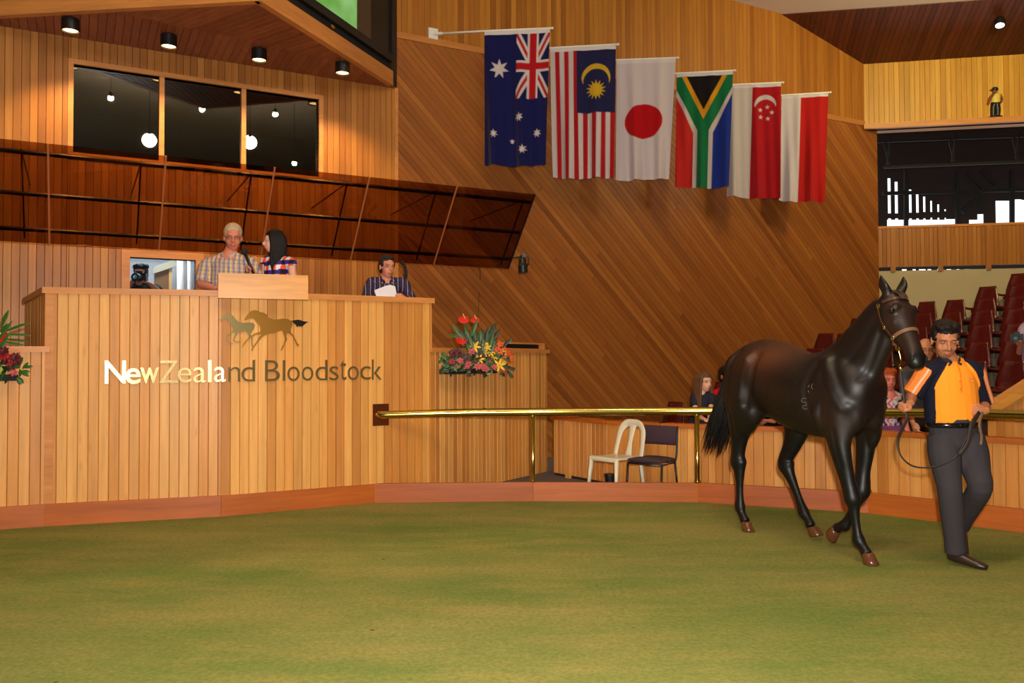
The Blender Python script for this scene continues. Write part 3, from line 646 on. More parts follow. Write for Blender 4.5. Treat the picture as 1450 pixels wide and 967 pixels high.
# brass rail and posts
BR = thing('brass_rail', 'long polished brass handrail on posts round the ring', 'handrail', (.2, 8.4, 0))
st = f_uz(F2, 538, 587); sp0 = F2[0] + F2[1] * st[0]; RZ = .905
inw = lambda p, d: V((p.x, p.y, 0)) + (V((.4, 3.2, 0)) - V((p.x, p.y, 0))).normalized() * d
rp = [sp0 + F2[3] * .02 + Z * st[1], sp0 + F2[3] * .075 + F2[1] * .05 + Z * st[1], inw(KB[4], -.02) + Z * RZ, inw(KB[5], -.02) + Z * (RZ + .01), inw(KB[6], -.02) + Z * .935, inw(KB[7], -.02) + Z * .965, inw(KB[8], -.02) + Z * .97, inw(KB[9], 0) + Z * .97]
rp.insert(2, V((-.55, 8.44, RZ - .005)))
obj('rail', M().tube(rp, .041, 18, n=8), BRASS, BR, smooth=True)
for x_, kk in ((686, 0), (868, 0), (1105, 1)):
    P = pxy(x_, 584.5, 8.47 if x_ < 900 else 8.25); P.z = RZ
    dd = V((1, .0, 0)) if x_ < 900 else V((1, -.25, 0)).normalized(); obj('joint_collar', M().lathe([(.030, -.012), (.0435, -.012), (.0435, .012), (.03, .012)], P, 18, dd), BRASS, BR)
obj('wall_plate', M().fbox(sp0 + F2[3] * .018, F2[1], Z, F2[3], -.085, .085, st[1] - .11, st[1] + .11, 0, .012), mat('copper_plate', srgb(150, 84, 50), .25, .9), BR)
for p in (KB[4], KB[5], KB[6]):
    q = inw(p, -.02); z_ = {4: RZ, 5: RZ + .01, 6: .935, 7: .965}[KB.index(p)]
    obj('post', M().lathe([(.034, KZ), (.034, KZ + .02), (.024, KZ + .03), (.024, KZ + .35), (.024, z_ - .06), (.03, z_ - .045), (.03, z_ - .02)], q, 16), BRASS, BR, smooth=True)

# partition behind the rail
PT = [V((.50, 10.36, 0)), V((1.07, 9.5, 0)), V((1.60, 9.0, 0)), V((2.3, 8.62, 0)), V((3.42, 8.02, 0)), V((4.36, 7.02, 0)), V((5.15, 5.5, 0)), V((5.3, 3.2, 0))]
PW = thing('partition', 'low boarded partition with a timber cap behind the ring rail', 'partition', (1.8, 8.9, 0))
PZ = .715
for i in range(len(PT) - 1):
    F_, L_ = fr(PT[i], PT[i + 1]); obj('carcass', M().fbox(*F_, 0, L_, 0, PZ - .02, -.05, -.001), DARK, PW)
    boards(PW, F_, [rect(0, L_, 0.03, PZ - .02)], .075 if i < 3 else .1, math.pi / 2, W_PART, depth=.016)
obj('cap_rail', cap([p - V((0, 0, 0)) for p in [fr(PT[i], PT[i + 1])[0][0] for i in range(len(PT) - 1)]], PZ + .03, .1, .05), W_KICK, PW)
obj('post', M().fbox(*fr(PT[0], PT[1])[0], .28, .36, 0, PZ - .02, .016, .05), W_PART, PW)

# ================================================================== HORSE
ha = math.radians(-67); HH = V((math.cos(ha), math.sin(ha), 0)); HL = V((-HH.y, HH.x, 0))
HO = pxz(1056, 752) + HL * .12
def hw(p): return HO + HH * p[0] + HL * p[1] + Z * p[2]          # horse frame: forward, left, up
def hv(p): return HH * p[0] + HL * p[1] + Z * p[2]
HORSE = thing('horse', 'dark brown young horse in a halter, walking on the carpet beside the handler', 'horse', HO)
HM = M()
def ht_(pts, rad, up=(0, 0, 1), seg=16, n=4): HM.tube([hw(p) for p in pts], rad, seg, hv(up), n)
# trunk: (x, top, bottom, half width)
prof = [(-.235, 1.36, 1.16, .08), (-.19, 1.46, 1.02, .165), (-.10, 1.535, .96, .235), (.02, 1.575, .94, .265), (.14, 1.59, .96, .272), (.28, 1.575, .955, .262), (.42, 1.53, .905, .268), (.56, 1.485, .862, .282),
        (.70, 1.46, .842, .285), (.82, 1.475, .835, .268), (.92, 1.515, .84, .245), (1.02, 1.51, .865, .235), (1.12, 1.47, .90, .215), (1.21, 1.38, .96, .175), (1.27, 1.28, 1.03, .11)]
HM.tube([hw((x, 0, (t + b_) / 2)) for x, t, b_, w_ in prof], [(w_, (t - b_) / 2) for x, t, b_, w_ in prof], 26, Z, 3)
# spine, withers and croup ridges
ht_([(.62, 0, 1.43), (.78, 0, 1.44), (.90, 0, 1.475), (1.0, 0, 1.46), (1.12, 0, 1.40)], [(.06, .05), (.06, .05), (.055, .06), (.07, .08), (.08, .09)])
ht_([(-.16, 0, 1.43), (.0, 0, 1.50), (.16, 0, 1.53), (.34, 0, 1.50)], [(.08, .05), (.10, .075), (.10, .07), (.08, .06)])
# neck: crest to throat
ht_([(.93, 0, 1.27), (1.06, 0, 1.36), (1.15, 0, 1.47), (1.235, 0, 1.575), (1.31, 0, 1.675), (1.37, 0, 1.755), (1.40, 0, 1.80)],
    [(.17, .26), (.14, .25), (.115, .225), (.098, .195), (.084, .168), (.075, .142), (.068, .112)], up=(-.75, 0, .66), seg=20)
# head along poll -> muzzle, seen from the front and turned a little to its right
pol = V((1.425, .0, 1.85)); muz = V((1.685, -.06, 1.385)); hd = (muz - pol).normalized(); hf = V((.75, -.1, .45)); hf = (hf - hd * hf.dot(hd)).normalized(); hs = hd.cross(hf)
if hs.y < 0: hs = -hs                                              # hs = horse's left
HLEN = (muz - pol).length
def hp(a, f_, s_=0): return pol + hd * (a * HLEN) + hf * f_ + hs * s_
def head(pts, rad, up=hf, n=4, seg=16): HM.tube([hw(p) for p in pts], rad, seg, hv(up), n)
head([hp(-.06, -.04), hp(.06, -.03), hp(.2, -.028), hp(.34, -.025), hp(.48, -.02), hp(.62, -.01), hp(.76, -.004), hp(.88, -.006), hp(.97, -.012), hp(1.03, -.02)],
     [(.064, .075), (.088, .10), (.102, .114), (.105, .118), (.084, .10), (.066, .078), (.06, .064), (.064, .060), (.058, .052), (.034, .034)], seg=20)
head([hp(.12, -.085), hp(.24, -.095), hp(.36, -.09), hp(.46, -.07)], [(.05, .05), (.068, .066), (.062, .058), (.04, .035)])      # cheeks
head([hp(.02, .045), hp(.2, .062), hp(.4, .058), hp(.6, .045), hp(.8, .035), hp(.9, .03)], [(.05, .02), (.062, .022), (.045, .02), (.028, .016), (.025, .014), (.022, .012)])   # nose bridge
head([hp(.5, -.06), hp(.7, -.052), hp(.86, -.055), hp(.97, -.052)], [(.028, .022), (.024, .02), (.03, .022), (.026, .02)])  # lower jaw
for sg in (-1, 1):
    HM.ell(hw(hp(.27, .045, .082 * sg)), (.03, .03, .026)); HM.ell(hw(hp(.235, .064, .066 * sg)), (.03, .03, .022)); HM.ell(hw(hp(.9, .014, .040 * sg)), (.026, .028, .03)); HM.ell(hw(hp(.4, .014, .074 * sg)), (.02, .02, .04))
# ears
for sg, a_ in ((1, (.0, .16, .14)), (-1, (-.10, -.10, .14))):
    b0 = hp(-.02, .02, .055 * sg); tip = b0 + V((-.015 if sg < 0 else .0, .035 * sg, .135)); md = (b0 + tip) / 2 + V((0, .008 * sg, .0))
    ht_([b0 - V((0, 0, .03)), b0 + V((0, 0, .02)), md, tip], [(.024, .028), (.028, .038), (.018, .040), (.004, .006)], up=(1, 0, 0), seg=12)
# hind legs. right (near) hind: standing; left hind: swung forward
def leg(pts, rad, n=5): ht_(pts, [(a * 1.13, b_ * 1.1) for a, b_ in rad], up=(1, 0, 0), seg=14, n=n)
leg([(.06, -.13, 1.32), (.05, -.15, 1.12), (.03, -.155, .98), (-.035, -.14, .85), (-.062, -.13, .74), (-.085, -.125, .63), (-.085, -.12, .56), (-.075, -.12, .49), (-.073, -.12, .38), (-.072, -.12, .27), (-.07, -.12, .19), (-.045, -.12, .135), (.0, -.12, .075)],
    [(.14, .20), (.135, .205), (.11, .165), (.075, .11), (.054, .075), (.046, .062), (.052, .076), (.038, .05), (.026, .034), (.026, .033), (.038, .046), (.029, .033), (.037, .041)])
leg([(-.11, -.123, .66), (-.135, -.122, .615), (-.115, -.12, .55)], [(.016, .02), (.022, .024), (.018, .02)])
leg([(.16, .13, 1.28), (.24, .15, 1.10), (.31, .15, .97), (.315, .15, .86), (.265, .145, .73), (.20, .14, .62), (.20, .14, .555), (.235, .14, .49), (.30, .14, .38), (.35, .14, .285), (.395, .14, .20), (.44, .14, .155), (.475, .14, .105)],
    [(.12, .18), (.125, .185), (.105, .15), (.078, .11), (.055, .075), (.046, .06), (.052, .074), (.038, .048), (.026, .034), (.026, .033), (.038, .045), (.029, .033), (.036, .04)])
leg([(.19, .14, .66), (.155, .14, .605), (.18, .14, .54)], [(.016, .02), (.022, .024), (.018, .02)])
# stifle and gluteal masses, thigh muscle
for sg, x in ((-1, 0), (1, .12)):
    HM.ell(hw((.17 + x, .165 * sg, 1.04)), (.10, .085, .16)); HM.ell(hw((.0 + x * .4, .125 * sg, 1.34)), (.17, .13, .17)); HM.ell(hw((-.10 + x * .3, .12 * sg, 1.16)), (.10, .10, .24))
HM.ell(hw((.20, -.215, 1.43)), (.06, .03, .04)); HM.ell(hw((.20, .215, 1.43)), (.06, .03, .04))
# forelegs. right (near) fore reaching forward; left fore folded
leg([(1.03, -.14, 1.24), (1.05, -.15, 1.06), (1.06, -.15, .90), (1.085, -.14, .75), (1.11, -.12, .60), (1.135, -.105, .49), (1.146, -.10, .435), (1.15, -.095, .38), (1.157, -.09, .29), (1.166, -.085, .21), (1.176, -.08, .155), (1.212, -.08, .115), (1.25, -.08, .068)],
    [(.09, .16), (.085, .125), (.068, .095), (.055, .076), (.044, .057), (.049, .053), (.052, .056), (.035, .04), (.026, .032), (.026, .032), (.038, .043), (.029, .032), (.036, .039)])
leg([(1.03, .14, 1.24), (1.05, .15, 1.06), (1.045, .15, .90), (1.035, .14, .76), (1.02, .13, .62), (1.02, .125, .52), (1.015, .12, .455), (.985, .12, .40), (.935, .12, .315), (.88, .12, .23), (.845, .12, .18), (.80, .12, .165), (.765, .12, .14)],
    [(.09, .16), (.085, .12), (.064, .09), (.052, .07), (.043, .054), (.049, .052), (.053, .056), (.035, .04), (.027, .032), (.027, .032), (.038, .042), (.03, .032), (.036, .039)])
# shoulder muscles, points of shoulder, breast
for sg in (-1, 1):
    ht_([(.93, .13 * sg, 1.42), (1.03, .165 * sg, 1.28), (1.14, .16 * sg, 1.14), (1.17, .14 * sg, 1.06)], [(.05, .08), (.055, .09), (.06, .085), (.055, .06)], up=(0, 0, 1))
    HM.ell(hw((1.165, .085 * sg, 1.05)), (.085, .085, .15)); HM.ell(hw((.98, .15 * sg, 1.03)), (.13, .075, .17)); ht_([(1.12, .12 * sg, 1.0), (1.11, .135 * sg, .88), (1.10 + (.0 if sg < 0 else -.06), .14 * sg, .76)], [(.07, .08), (.055, .07), (.04, .05)], up=(1, 0, 0))
me = fuse(HM, .0095, 5, .5)
co = coords(me); _r = co - np.array(HO, np.float32); _x = _r @ np.array(HH, np.float32); _z = _r[:, 2]
_w = np.clip((_z - .62) / .3, 0, 1) * np.clip((1.42 - _x) / .12, 0, 1) * np.clip((1.93 - _z) / .1, 0, 1)
relax(me, _w[:, None], 38)
co = coords(me).astype(np.float64); nr = np.empty(len(co) * 3, np.float32); me.vertices.foreach_get('normal', nr); nr = nr.reshape(-1, 3)
_r = co - np.array(HO); _x = _r @ np.array(HH); _y = _r @ np.array(HL); _z = _r[:, 2]
def groove(pts, wd, dp, side=0):
    dm = np.full(len(co), 9.0)
    for (x0, z0), (x1, z1) in zip(pts, pts[1:]):
        vx, vz = x1 - x0, z1 - z0; t = np.clip(((_x - x0) * vx + (_z - z0) * vz) / (vx * vx + vz * vz), 0, 1); dm = np.minimum(dm, np.hypot(_x - x0 - t * vx, _z - z0 - t * vz))
    w_ = np.exp(-(dm / wd) ** 2) * (abs(_y) > .05)
    if side: w_ *= (_y * side > 0)
    co[:] = co - nr * (w_ * dp)[:, None]
groove([(.90, 1.40), (.86, 1.2), (.90, 1.02), (.93, .93)], .035, .012)          # behind the shoulder
groove([(1.04, 1.42), (1.13, 1.28), (1.20, 1.14)], .03, .010)                    # shoulder and neck
groove([(.98, 1.34), (1.03, 1.18), (1.0, 1.04)], .03, .009)                      # in front of the shoulder blade
groove([(1.0, 1.36), (1.08, 1.2), (1.15, 1.08)], .022, -.005)                    # shoulder blade ridge
groove([(.27, 1.46), (.26, 1.30), (.22, 1.16), (.19, 1.06)], .035, .020, -1); groove([(.36, 1.46), (.36, 1.30), (.34, 1.16), (.32, 1.06)], .035, .018, 1)   # flank hollow
groove([(.20, 1.48), (.16, 1.30), (.13, 1.12)], .025, -.008, -1)                 # hip to stifle ridge
groove([(.02, 1.50), (.0, 1.34), (-.02, 1.16), (-.03, 1.0)], .025, .012, -1)     # thigh muscles
groove([(1.15, 1.42), (1.26, 1.55), (1.35, 1.70)], .028, .008); groove([(1.25, 1.30), (1.32, 1.45), (1.38, 1.6)], .022, .009)   # jugular groove, crest
groove([(1.09, .92), (1.10, .80), (1.12, .66)], .016, .006); groove([(.02, .98), (-.02, .84), (-.04, .72)], .02, .007)
for q_x in (.42, .50, .58, .66, .74): groove([(q_x + .04, 1.25), (q_x, 1.05)], .018, .0022)
me.vertices.foreach_set('co', co.astype(np.float32).ravel()); me.update()
co = coords(me); rel = co - np.array(HO, np.float32); hx = rel @ np.array(HH, np.float32); hy = rel @ np.array(HL, np.float32); hz = rel[:, 2]
dark = np.array(srgb(22, 14, 12)); brown = np.array(srgb(84, 44, 24)); legc = np.array(srgb(11, 10, 11)); bay = np.array(srgb(44, 26, 20))
def sm(x, a, b_): t = np.clip((x - a) / (b_ - a), 0, 1); return (t * t * (3 - 2 * t))[:, None]
c = np.tile(dark, (len(co), 1))
flank = (np.exp(-((hx - .36) / .26) ** 2 - ((hz - 1.46) / .13) ** 2) * .95)[:, None]; c = c * (1 - flank) + brown * flank
fl2 = np.exp(-((hx - 1.05) / .2) ** 2 - ((hz - .98) / .15) ** 2)[:, None] * .5; c = c * (1 - fl2) + bay * fl2
hdm = sm(hx, 1.38, 1.5) * (1 - sm(hz, 1.86, 1.9)); c = c * (1 - hdm * .75) + bay * hdm * .75
lg = 1 - sm(hz, .72, .95); c = c * (1 - lg) + legc * lg
mzv = np.array(hw(hp(1.0, 0))); dm = np.linalg.norm(co - mzv, axis=1); k = 1 - sm(dm, .06, .13); c = c * (1 - k) + legc * k
paint(me, c)
HC = mat('horse_coat', attr=True, rough=.46, spec=.40, bump=.12, bscale=9)
bvh_me = me; hb = skin_obj('body', me, HC, HORSE)
bv = BVHTree.FromPolygons([tuple(p) for p in (np.array(coords(me)) + np.array(HO))], [tuple(p.vertices) for p in me.polygons])
# hooves
HOOF = mat('hoof_horn', srgb(92, 54, 30), .25, var=.3, bscale=40)
def hoof(a, d, name='hoof', label=None):            # a = coronet centre, d = direction towards the sole
    a = hw(a); d = hv(V(d)).normalized(); f_ = hv((1, 0, 0)); f_ = (f_ - d * f_.dot(d)).normalized(); s_ = d.cross(f_); m = M(); vs = []
    for k, (t, r_, of) in enumerate(((-.012, .034, 0), (0, .042, .002), (.035, .048, .014), (.062, .053, .024), (.066, .050, .024))):
        for j in range(18):
            b_ = 2 * math.pi * j / 18; x = math.cos(b_); vs.append(a + d * t + f_ * (x * r_ * (1.12 if x > 0 else .95) + of) + s_ * (math.sin(b_) * r_ * .95))
    fs = [(k * 18 + j, k * 18 + (j + 1) % 18, (k + 1) * 18 + (j + 1) % 18, (k + 1) * 18 + j) for k in range(4) for j in range(18)] + [tuple(range(18)), tuple(72 + j for j in range(18))]
    obj(name, m.add(vs, fs), HOOF, HORSE, smooth=True)
hoof((.005, -.12, .071), (.05, 0, -1)); hoof((.49, .14, .093), (.35, 0, -1)); hoof((1.255, -.08, .071), (.05, 0, -1)); hoof((.755, .12, .128), (-.85, 0, -.45))
# eyes
for sg in (-1, 1): obj('eye', M().ell(hw(hp(.275, .052, .095 * sg)), (.021, .021, .021)), mat('horse_eye', srgb(12, 8, 8), .05, coat=1), HORSE, smooth=True)
for sg in (-1, 1): obj('nostril', M().ell(hw(hp(.93, .026, .052 * sg)), (.012, .012, .02)), BLACKM, HORSE, smooth=True)
HHAIR = mat('horse_hair', srgb(16, 15, 18), .45, spec=.5)
# tail
m = M(); r2 = random.Random(3)
cl = [V((-.15, 0, 1.49)), V((-.25, .0, 1.40)), V((-.33, .0, 1.22)), V((-.41, .0, 1.02)), V((-.51, .01, .80)), V((-.62, .02, .55))]
for i in range(420):
    a = r2.uniform(0, 6.28); rr = math.sqrt(r2.random()); ln = r2.uniform(.72, 1.0) if i > 40 else r2.uniform(.4, .75)
    P_ = []; sp_r = (.035, .055, .08, .11, .135, .13)
    for k in range(6):
        t = k / 5 * ln * 5; i0 = min(int(t), 4); ft = t - i0; q = cl[i0].lerp(cl[i0 + 1], ft); s_ = sp_r[i0] * (1 - ft) + sp_r[i0 + 1] * ft
        wv = r2.uniform(-.008, .008); P_.append(hw(q + V((math.cos(a) * rr * s_ + wv, math.sin(a) * rr * s_ * .9 + wv, 0))))
    m.tube(P_, [.008, .010, .0095, .008, .006, .0015], 4, n=2)
obj('tail', m, HHAIR, HORSE, smooth=True)
# mane lying on the far side and forelock
m = M()
for i in range(120):
    t = i / 119; x = 1.0 + .42 * t; z = 1.50 + .385 * t ** .95 + .012
    x = .98 + .40 * t; zz = np.interp(x, [.98, 1.1, 1.18, 1.3, 1.38], [1.52, 1.60, 1.69, 1.80, 1.855])
    p0 = V((x, .0, zz)); L_ = r2.uniform(.10, .17)
    m.tube([hw(p0 - V((.0, .01, .02))), hw(p0 + V((-.01, .03, .012))), hw(p0 + V((.02, .07, -.03))), hw(p0 + V((.03, .085, -L_)))], [.007, .008, .006, .002], 4, n=2)
obj('mane', m, HHAIR, HORSE, smooth=True)
m = M()
for i in range(18):
    s_ = r2.uniform(-.025, .02); m.tube([hw(hp(-.03, .02, s_)), hw(hp(.02, .075, s_ * 1.1)), hw(hp(.10, .098, s_ * 1.2)), hw(hp(r2.uniform(.12, .16), .097, s_ * 1.3))], [.007, .008, .006, .002], 4, n=2)
obj('forelock', m, mat('forelock_hair', srgb(60, 34, 22), .5), HORSE, smooth=True)
# halter: straps laid on the head surface
LEATH = mat('bridle_leather', srgb(74, 42, 26), .4); 
def hit(c_, d_, off=.004):
    r_ = bv.ray_cast(c_ + d_ * .30, -d_, .3)
    return (r_[0] + d_ * off) if r_[0] is not None and (r_[0] - c_).length < .135 else c_ + d_ * .095
def ring(a, tilt=0, w_=.011, k=60, a0=0, a1=2 * math.pi):
    vs = []; cen = hw(hp(a, -.03)); fs = []
    for j in range(k + 1):
        b_ = a0 + (a1 - a0) * j / k; d_ = (hv(hf) * math.cos(b_) + hv(hs) * math.sin(b_)).normalized(); ctr = cen + hv(hd) * (tilt * math.cos(b_))
        for o_ in (-w_, w_):
            h_ = hit(ctr + hv(hd) * o_, d_); vs += [h_, h_ + d_ * .004]
    for j in range(k): b0 = 4 * j; fs += [(b0 + 1, b0 + 5, b0 + 7, b0 + 3), (b0, b0 + 4, b0 + 5, b0 + 1), (b0 + 2, b0 + 6, b0 + 7, b0 + 3)]
    return M().add(vs, fs)
HAL = thing('halter', 'brown leather halter with brass buckles on the horse\'s head', 'halter', hw(hp(.5, .1)))
obj('noseband', ring(.56, 0), mat('noseband_leather', srgb(120, 88, 62), .4), HAL, smooth=False)
obj('browband', ring(.07, .02, a0=-1.3, a1=1.3), LEATH, HAL)
def along(pts, w_=.01):
    vs = []; fs = []
    for i, (a, b_) in enumerate(pts):
        d_ = (hv(hf) * math.cos(b_) + hv(hs) * math.sin(b_)).normalized(); c_ = hw(hp(a, -.03)); t_ = hv(hd).cross(d_)
        for o_ in (-w_, w_):
            h_ = hit(c_ + t_ * o_, d_); vs += [h_, h_ + d_ * .004]
    for j in range(len(pts) - 1): b0 = 4 * j; fs += [(b0 + 1, b0 + 5, b0 + 7, b0 + 3), (b0, b0 + 4, b0 + 5, b0 + 1), (b0 + 2, b0 + 6, b0 + 7, b0 + 3)]
    return M().add(vs, fs)
for sg in (-1, 1):
    obj('cheek_strap', along([(.04 + .52 * t / 8, sg * (1.9 - .0 * t)) for t in range(9)]), LEATH, HAL)
def buckle(a, b_, r_=.014, off=.008):
    d_ = (hv(hf) * math.cos(b_) + hv(hs) * math.sin(b_)).normalized(); p = hit(hw(hp(a, -.03)), d_, off); t1 = hv(hd); t2 = t1.cross(d_).normalized()
    obj('buckle', M().tube([p + t1 * (math.cos(k * math.pi / 4) * r_) + t2 * (math.sin(k * math.pi / 4) * r_) for k in range(8)], .0035, 6, d_, closed=True), BRASS, HAL, smooth=True); return p
buckle(.09, -1.75, .016); buckle(.40, -1.9); buckle(.56, -1.9, .018); buckle(.56, 1.9); chin = hw(hp(.62, -.115)); obj('chin_ring', M().tube([chin + hv(hd) * (math.cos(k * math.pi / 5) * .02) + hv(hf) * (math.sin(k * math.pi / 5) * .02) for k in range(10)], .004, 6, closed=True), BRASS, HAL, smooth=True)
# freeze brand digits on the near shoulder: 5 over two small marks
BRAND = mat('white_brand_hair', srgb(120, 108, 100), .7)
def on_side(x, z):
    r_ = bv.ray_cast(hw((x, -.7, z)), HL, 1.0); return (r_[0] - HL * .002) if r_[0] is not None else hw((x, -.28, z))
def stroke(pl_): return M().tube([on_side(*p) for p in pl_], .0016, 5, n=3)
for pl_ in ([(.86, 1.14), (.835, 1.14), (.83, 1.115), (.855, 1.112), (.86, 1.09), (.835, 1.085)], [(.88, 1.24), (.87, 1.22)], [(.915, 1.25), (.905, 1.23), (.92, 1.21)], [(.83, 1.075), (.85, 1.06), (.865, 1.07)], [(.875, 1.20), (.88, 1.185)]):
    obj('brand_mark', stroke(pl_), BRAND, HORSE)

# ================================================================== PEOPLE
def S_(*c): return np.array(srgb(*c))
def ring_pts(a, b_, n_=9): return [a.lerp(b_, i / n_) for i in range(n_ + 1)]
def hand(m, W_, D, N_, T, curl=.5, s=1.0, spread=0.0, thumb=.6):
    """palm from the wrist along D, palm faces N_, thumb on side T; five separate bent fingers"""
    D = D.normalized(); N_ = (N_ - D * N_.dot(D)).normalized(); T = (T - D * T.dot(D) - N_ * T.dot(N_)).normalized()
    K = W_ + D * .085 * s
    m.tube([W_ - D * .02 * s, W_ + D * .02 * s, W_ + D * .055 * s, K], [(.026 * s, .020 * s), (.034 * s, .018 * s), (.040 * s, .016 * s), (.038 * s, .013 * s)], 12, N_, 2)
    for i, (o_, L_) in enumerate(((.030, .072), (.011, .080), (-.009, .075), (-.028, .060))):
        p = K + T * o_ * s - D * .012 * s; pts = [p]; a = curl * .35; d0 = D + T * (o_ * spread * 6)
        for k, f_ in enumerate((.45, .32, .26)):
            a += curl * (.9, 1.0, .7)[k] * .9; dd = (d0.normalized() * math.cos(a) + N_ * math.sin(a)); p = p + dd * (L_ * f_ + (.012 if k == 0 else 0)) * s; pts.append(p)
        m.tube(pts, [.0098 * s, .0092 * s, .0084 * s, .0068 * s], 8, T, 2)
    b0 = W_ + D * .022 * s + T * .022 * s; p1 = b0 + (D * .6 + T * .7 + N_ * .35).normalized() * .038 * s; p2 = p1 + (D * .8 + T * (.35 - thumb * .5) + N_ * .5 * thumb).normalized() * .032 * s; p3 = p2 + (D * .8 - T * thumb * .6 + N_ * .5 * thumb).normalized() * .026 * s
    m.tube([b0, p1, p2, p3], [.015 * s, .0125 * s, .0105 * s, .008 * s], 8, N_, 2)
def person(label, head, face, neck, shL, shR, hip, arms, s=1.0, skin=(200, 140, 110), lips=(160, 80, 70), hair=('short', (30, 22, 18)), shirt=None, sleeve=.9, collar=True, shirtfn=None,
           trouser=(40, 38, 40), legs=None, shoe=(25, 20, 18), base=None, girth=1.0, voxel=.009, brow=(30, 20, 15), beard=None, longshirt=True, hs=1.0, group=None, collar_col=None, name='person', vneck=0.0, slr=1.0, torso=None, tro=1.0, shirt_lo=-.06, waist=None, lid=.0026, svox=1.0):
    head, neck, shL, shR, hip = map(V, (head, neck, shL, shR, hip))
    U = (neck - hip).normalized(); S = (shL - shR).normalized(); Fw = S.cross(U).normalized()
    f_ = V(face).normalized(); hr = f_.cross(Z).normalized(); hu = hr.cross(f_)     # hr: image right of the head (its own right hand side when seen from behind)
    R = Matrix((hr, f_, hu)).transposed(); k = s * hs
    def H(x, y, z): return head + R @ V((x * k, y * k, z * k))
    if legs is None:                                            # seated or standing out of view: bent legs
        legs = {}
        for q, sg in (('L', 1), ('R', -1)):
            h_ = hip + S * (.09 * sg * s); legs[q] = [h_, h_ + Fw * .40 * s - Z * .04 * s, h_ + Fw * .42 * s - Z * .44 * s]
    base = base or (min(legs['L'][2].z, legs['R'][2].z) - .08)
    root = thing(name, label, 'person', (hip.x, hip.y, base), 0, group)
    m = M()
    m.ell(H(0, -.012, .035), (.076 * k, .096 * k, .088 * k), R, 20, 14); m.ell(H(0, .028, -.035), (.060 * k, .064 * k, .085 * k), R, 18, 12)
    m.ell(H(0, .042, -.088), (.034 * k, .034 * k, .030 * k), R); m.ell(H(0, .016, -.066), (.058 * k, .054 * k, .044 * k), R); m.ell(H(0, .058, -.062), (.034 * k, .030 * k, .026 * k), R)
    m.ell(H(0, .076, .030), (.052 * k, .018 * k, .014 * k), R); 
    for sg in (-1, 1):
        m.ell(H(.036 * sg, .056, -.034), (.024 * k, .022 * k, .028 * k), R); m.ell(H(.077 * sg, -.008, -.008), (.010 * k, .019 * k, .032 * k), R); m.ell(H(.0115 * sg, .094, -.031), (.008 * k, .010 * k, .008 * k), R)
    m.tube([H(0, .086, .018), H(0, .098, -.006), H(0, .112, -.024), H(0, .098, -.038)], [.009 * k, .009 * k, .0105 * k, .008 * k], 8, R @ V((1, 0, 0)), 2)
    m.ell(H(0, .090, -.058), (.024 * k, .010 * k, .0055 * k), R); m.ell(H(0, .089, -.068), (.020 * k, .010 * k, .006 * k), R)
    nb = head + R @ V((0, -.025 * k, -.07 * k))
    m.tube([nb, nb.lerp(neck, .5), neck - U * .03 * s], [.056 * s, .060 * s, .078 * s], 14, Fw, 3)
    # torso and limbs, slightly inside the clothes
    tw = (shL - shR).length
    tor = [hip - U * .06 * s, hip + (neck - hip) * .18, hip + (neck - hip) * .42, hip + (neck - hip) * .68, hip + (neck - hip) * .88, neck - U * .005 * s]
    tr = [(.150, .105), (.142, .10), (.138 * girth, .105 * girth), (.160, .112), (.150, .095), (.075, .07)]
    tr = torso or tr; tr = [(a * s * girth ** .3, b_ * s * girth ** .3) for a, b_ in tr]
    m.tube(tor, [(a * .84, b_ * .84) for a, b_ in tr], 18, Fw, 3)
    for q, sg in (('L', 1), ('R', -1)):
        h_, kn, an = legs[q][:3]; m.tube([h_ + Z * .02, h_.lerp(kn, .5), kn, kn.lerp(an, .4), an], [.078 * s, .066 * s, .05 * s, .048 * s, .034 * s], 10, Fw, 3)
    slv = M()
    slv.tube([shL - U * .012 * s, (shL * .5 + neck * .5) - U * .010 * s, neck - U * .035 * s, (shR * .5 + neck * .5) - U * .010 * s, shR - U * .012 * s], [(.052 * s, .052 * s), (.062 * s, .05 * s), (.085 * s, .05 * s), (.062 * s, .05 * s), (.052 * s, .052 * s)], 14, Fw, 3)
    for q, sh in (('L', shL), ('R', shR)):
        a = arms.get(q)
        if a is None: el = sh - Z * .27 * s + Fw * .02; wr = el + Fw * .12 * s - Z * .2 * s; D = (wr - el); a = (el, wr, D, -S if q == 'L' else S, Fw, .5)
        el, wr, D, N_, T = V(a[0]), V(a[1]), V(a[2]), V(a[3]), V(a[4]); cu_ = a[5] if len(a) > 5 else .6
        m.tube([sh.lerp(neck, .25) - U * .02, sh, sh.lerp(el, .5), el, el.lerp(wr, .35), wr], [(.05 * s), .048 * s, .042 * s, .037 * s, .037 * s, .025 * s], 12, Fw, 3)
        hand(m, wr, D, N_, T, cu_, s * (a[6] if len(a) > 6 else 1.0))
        slen = a[7] if len(a) > 7 else sleeve
        pts = [sh.lerp(neck, .45) - U * .015 * s, sh + U * .005]; rr_ = [.062 * s * slr, .064 * s * slr]
        if slen <= 1: pts += [sh.lerp(el, slen * .5), sh.lerp(el, slen)]; rr_ += [.062 * s * slr, .064 * s * slr]
        else: pts += [sh.lerp(el, .5), el, el.lerp(wr, (slen - 1) * .5), el.lerp(wr, slen - 1)]; rr_ += [.054 * s, .049 * s, .045 * s, .038 * s]
        slv.tube(pts, rr_, 14, Fw, 3)
    me = fuse(m, voxel * (1 if voxel < .008 else .85), 2, .4); co = coords(me)
    loc = (co - np.array(head)) @ np.array([list(hr), list(f_), list(hu)]).T / k
    c = np.tile(S_(*skin), (len(co), 1)); x, y, z = loc[:, 0], loc[:, 1], loc[:, 2]
    def put(mask, col, w_=1.0): c[mask] = c[mask] * (1 - w_) + S_(*col) * w_
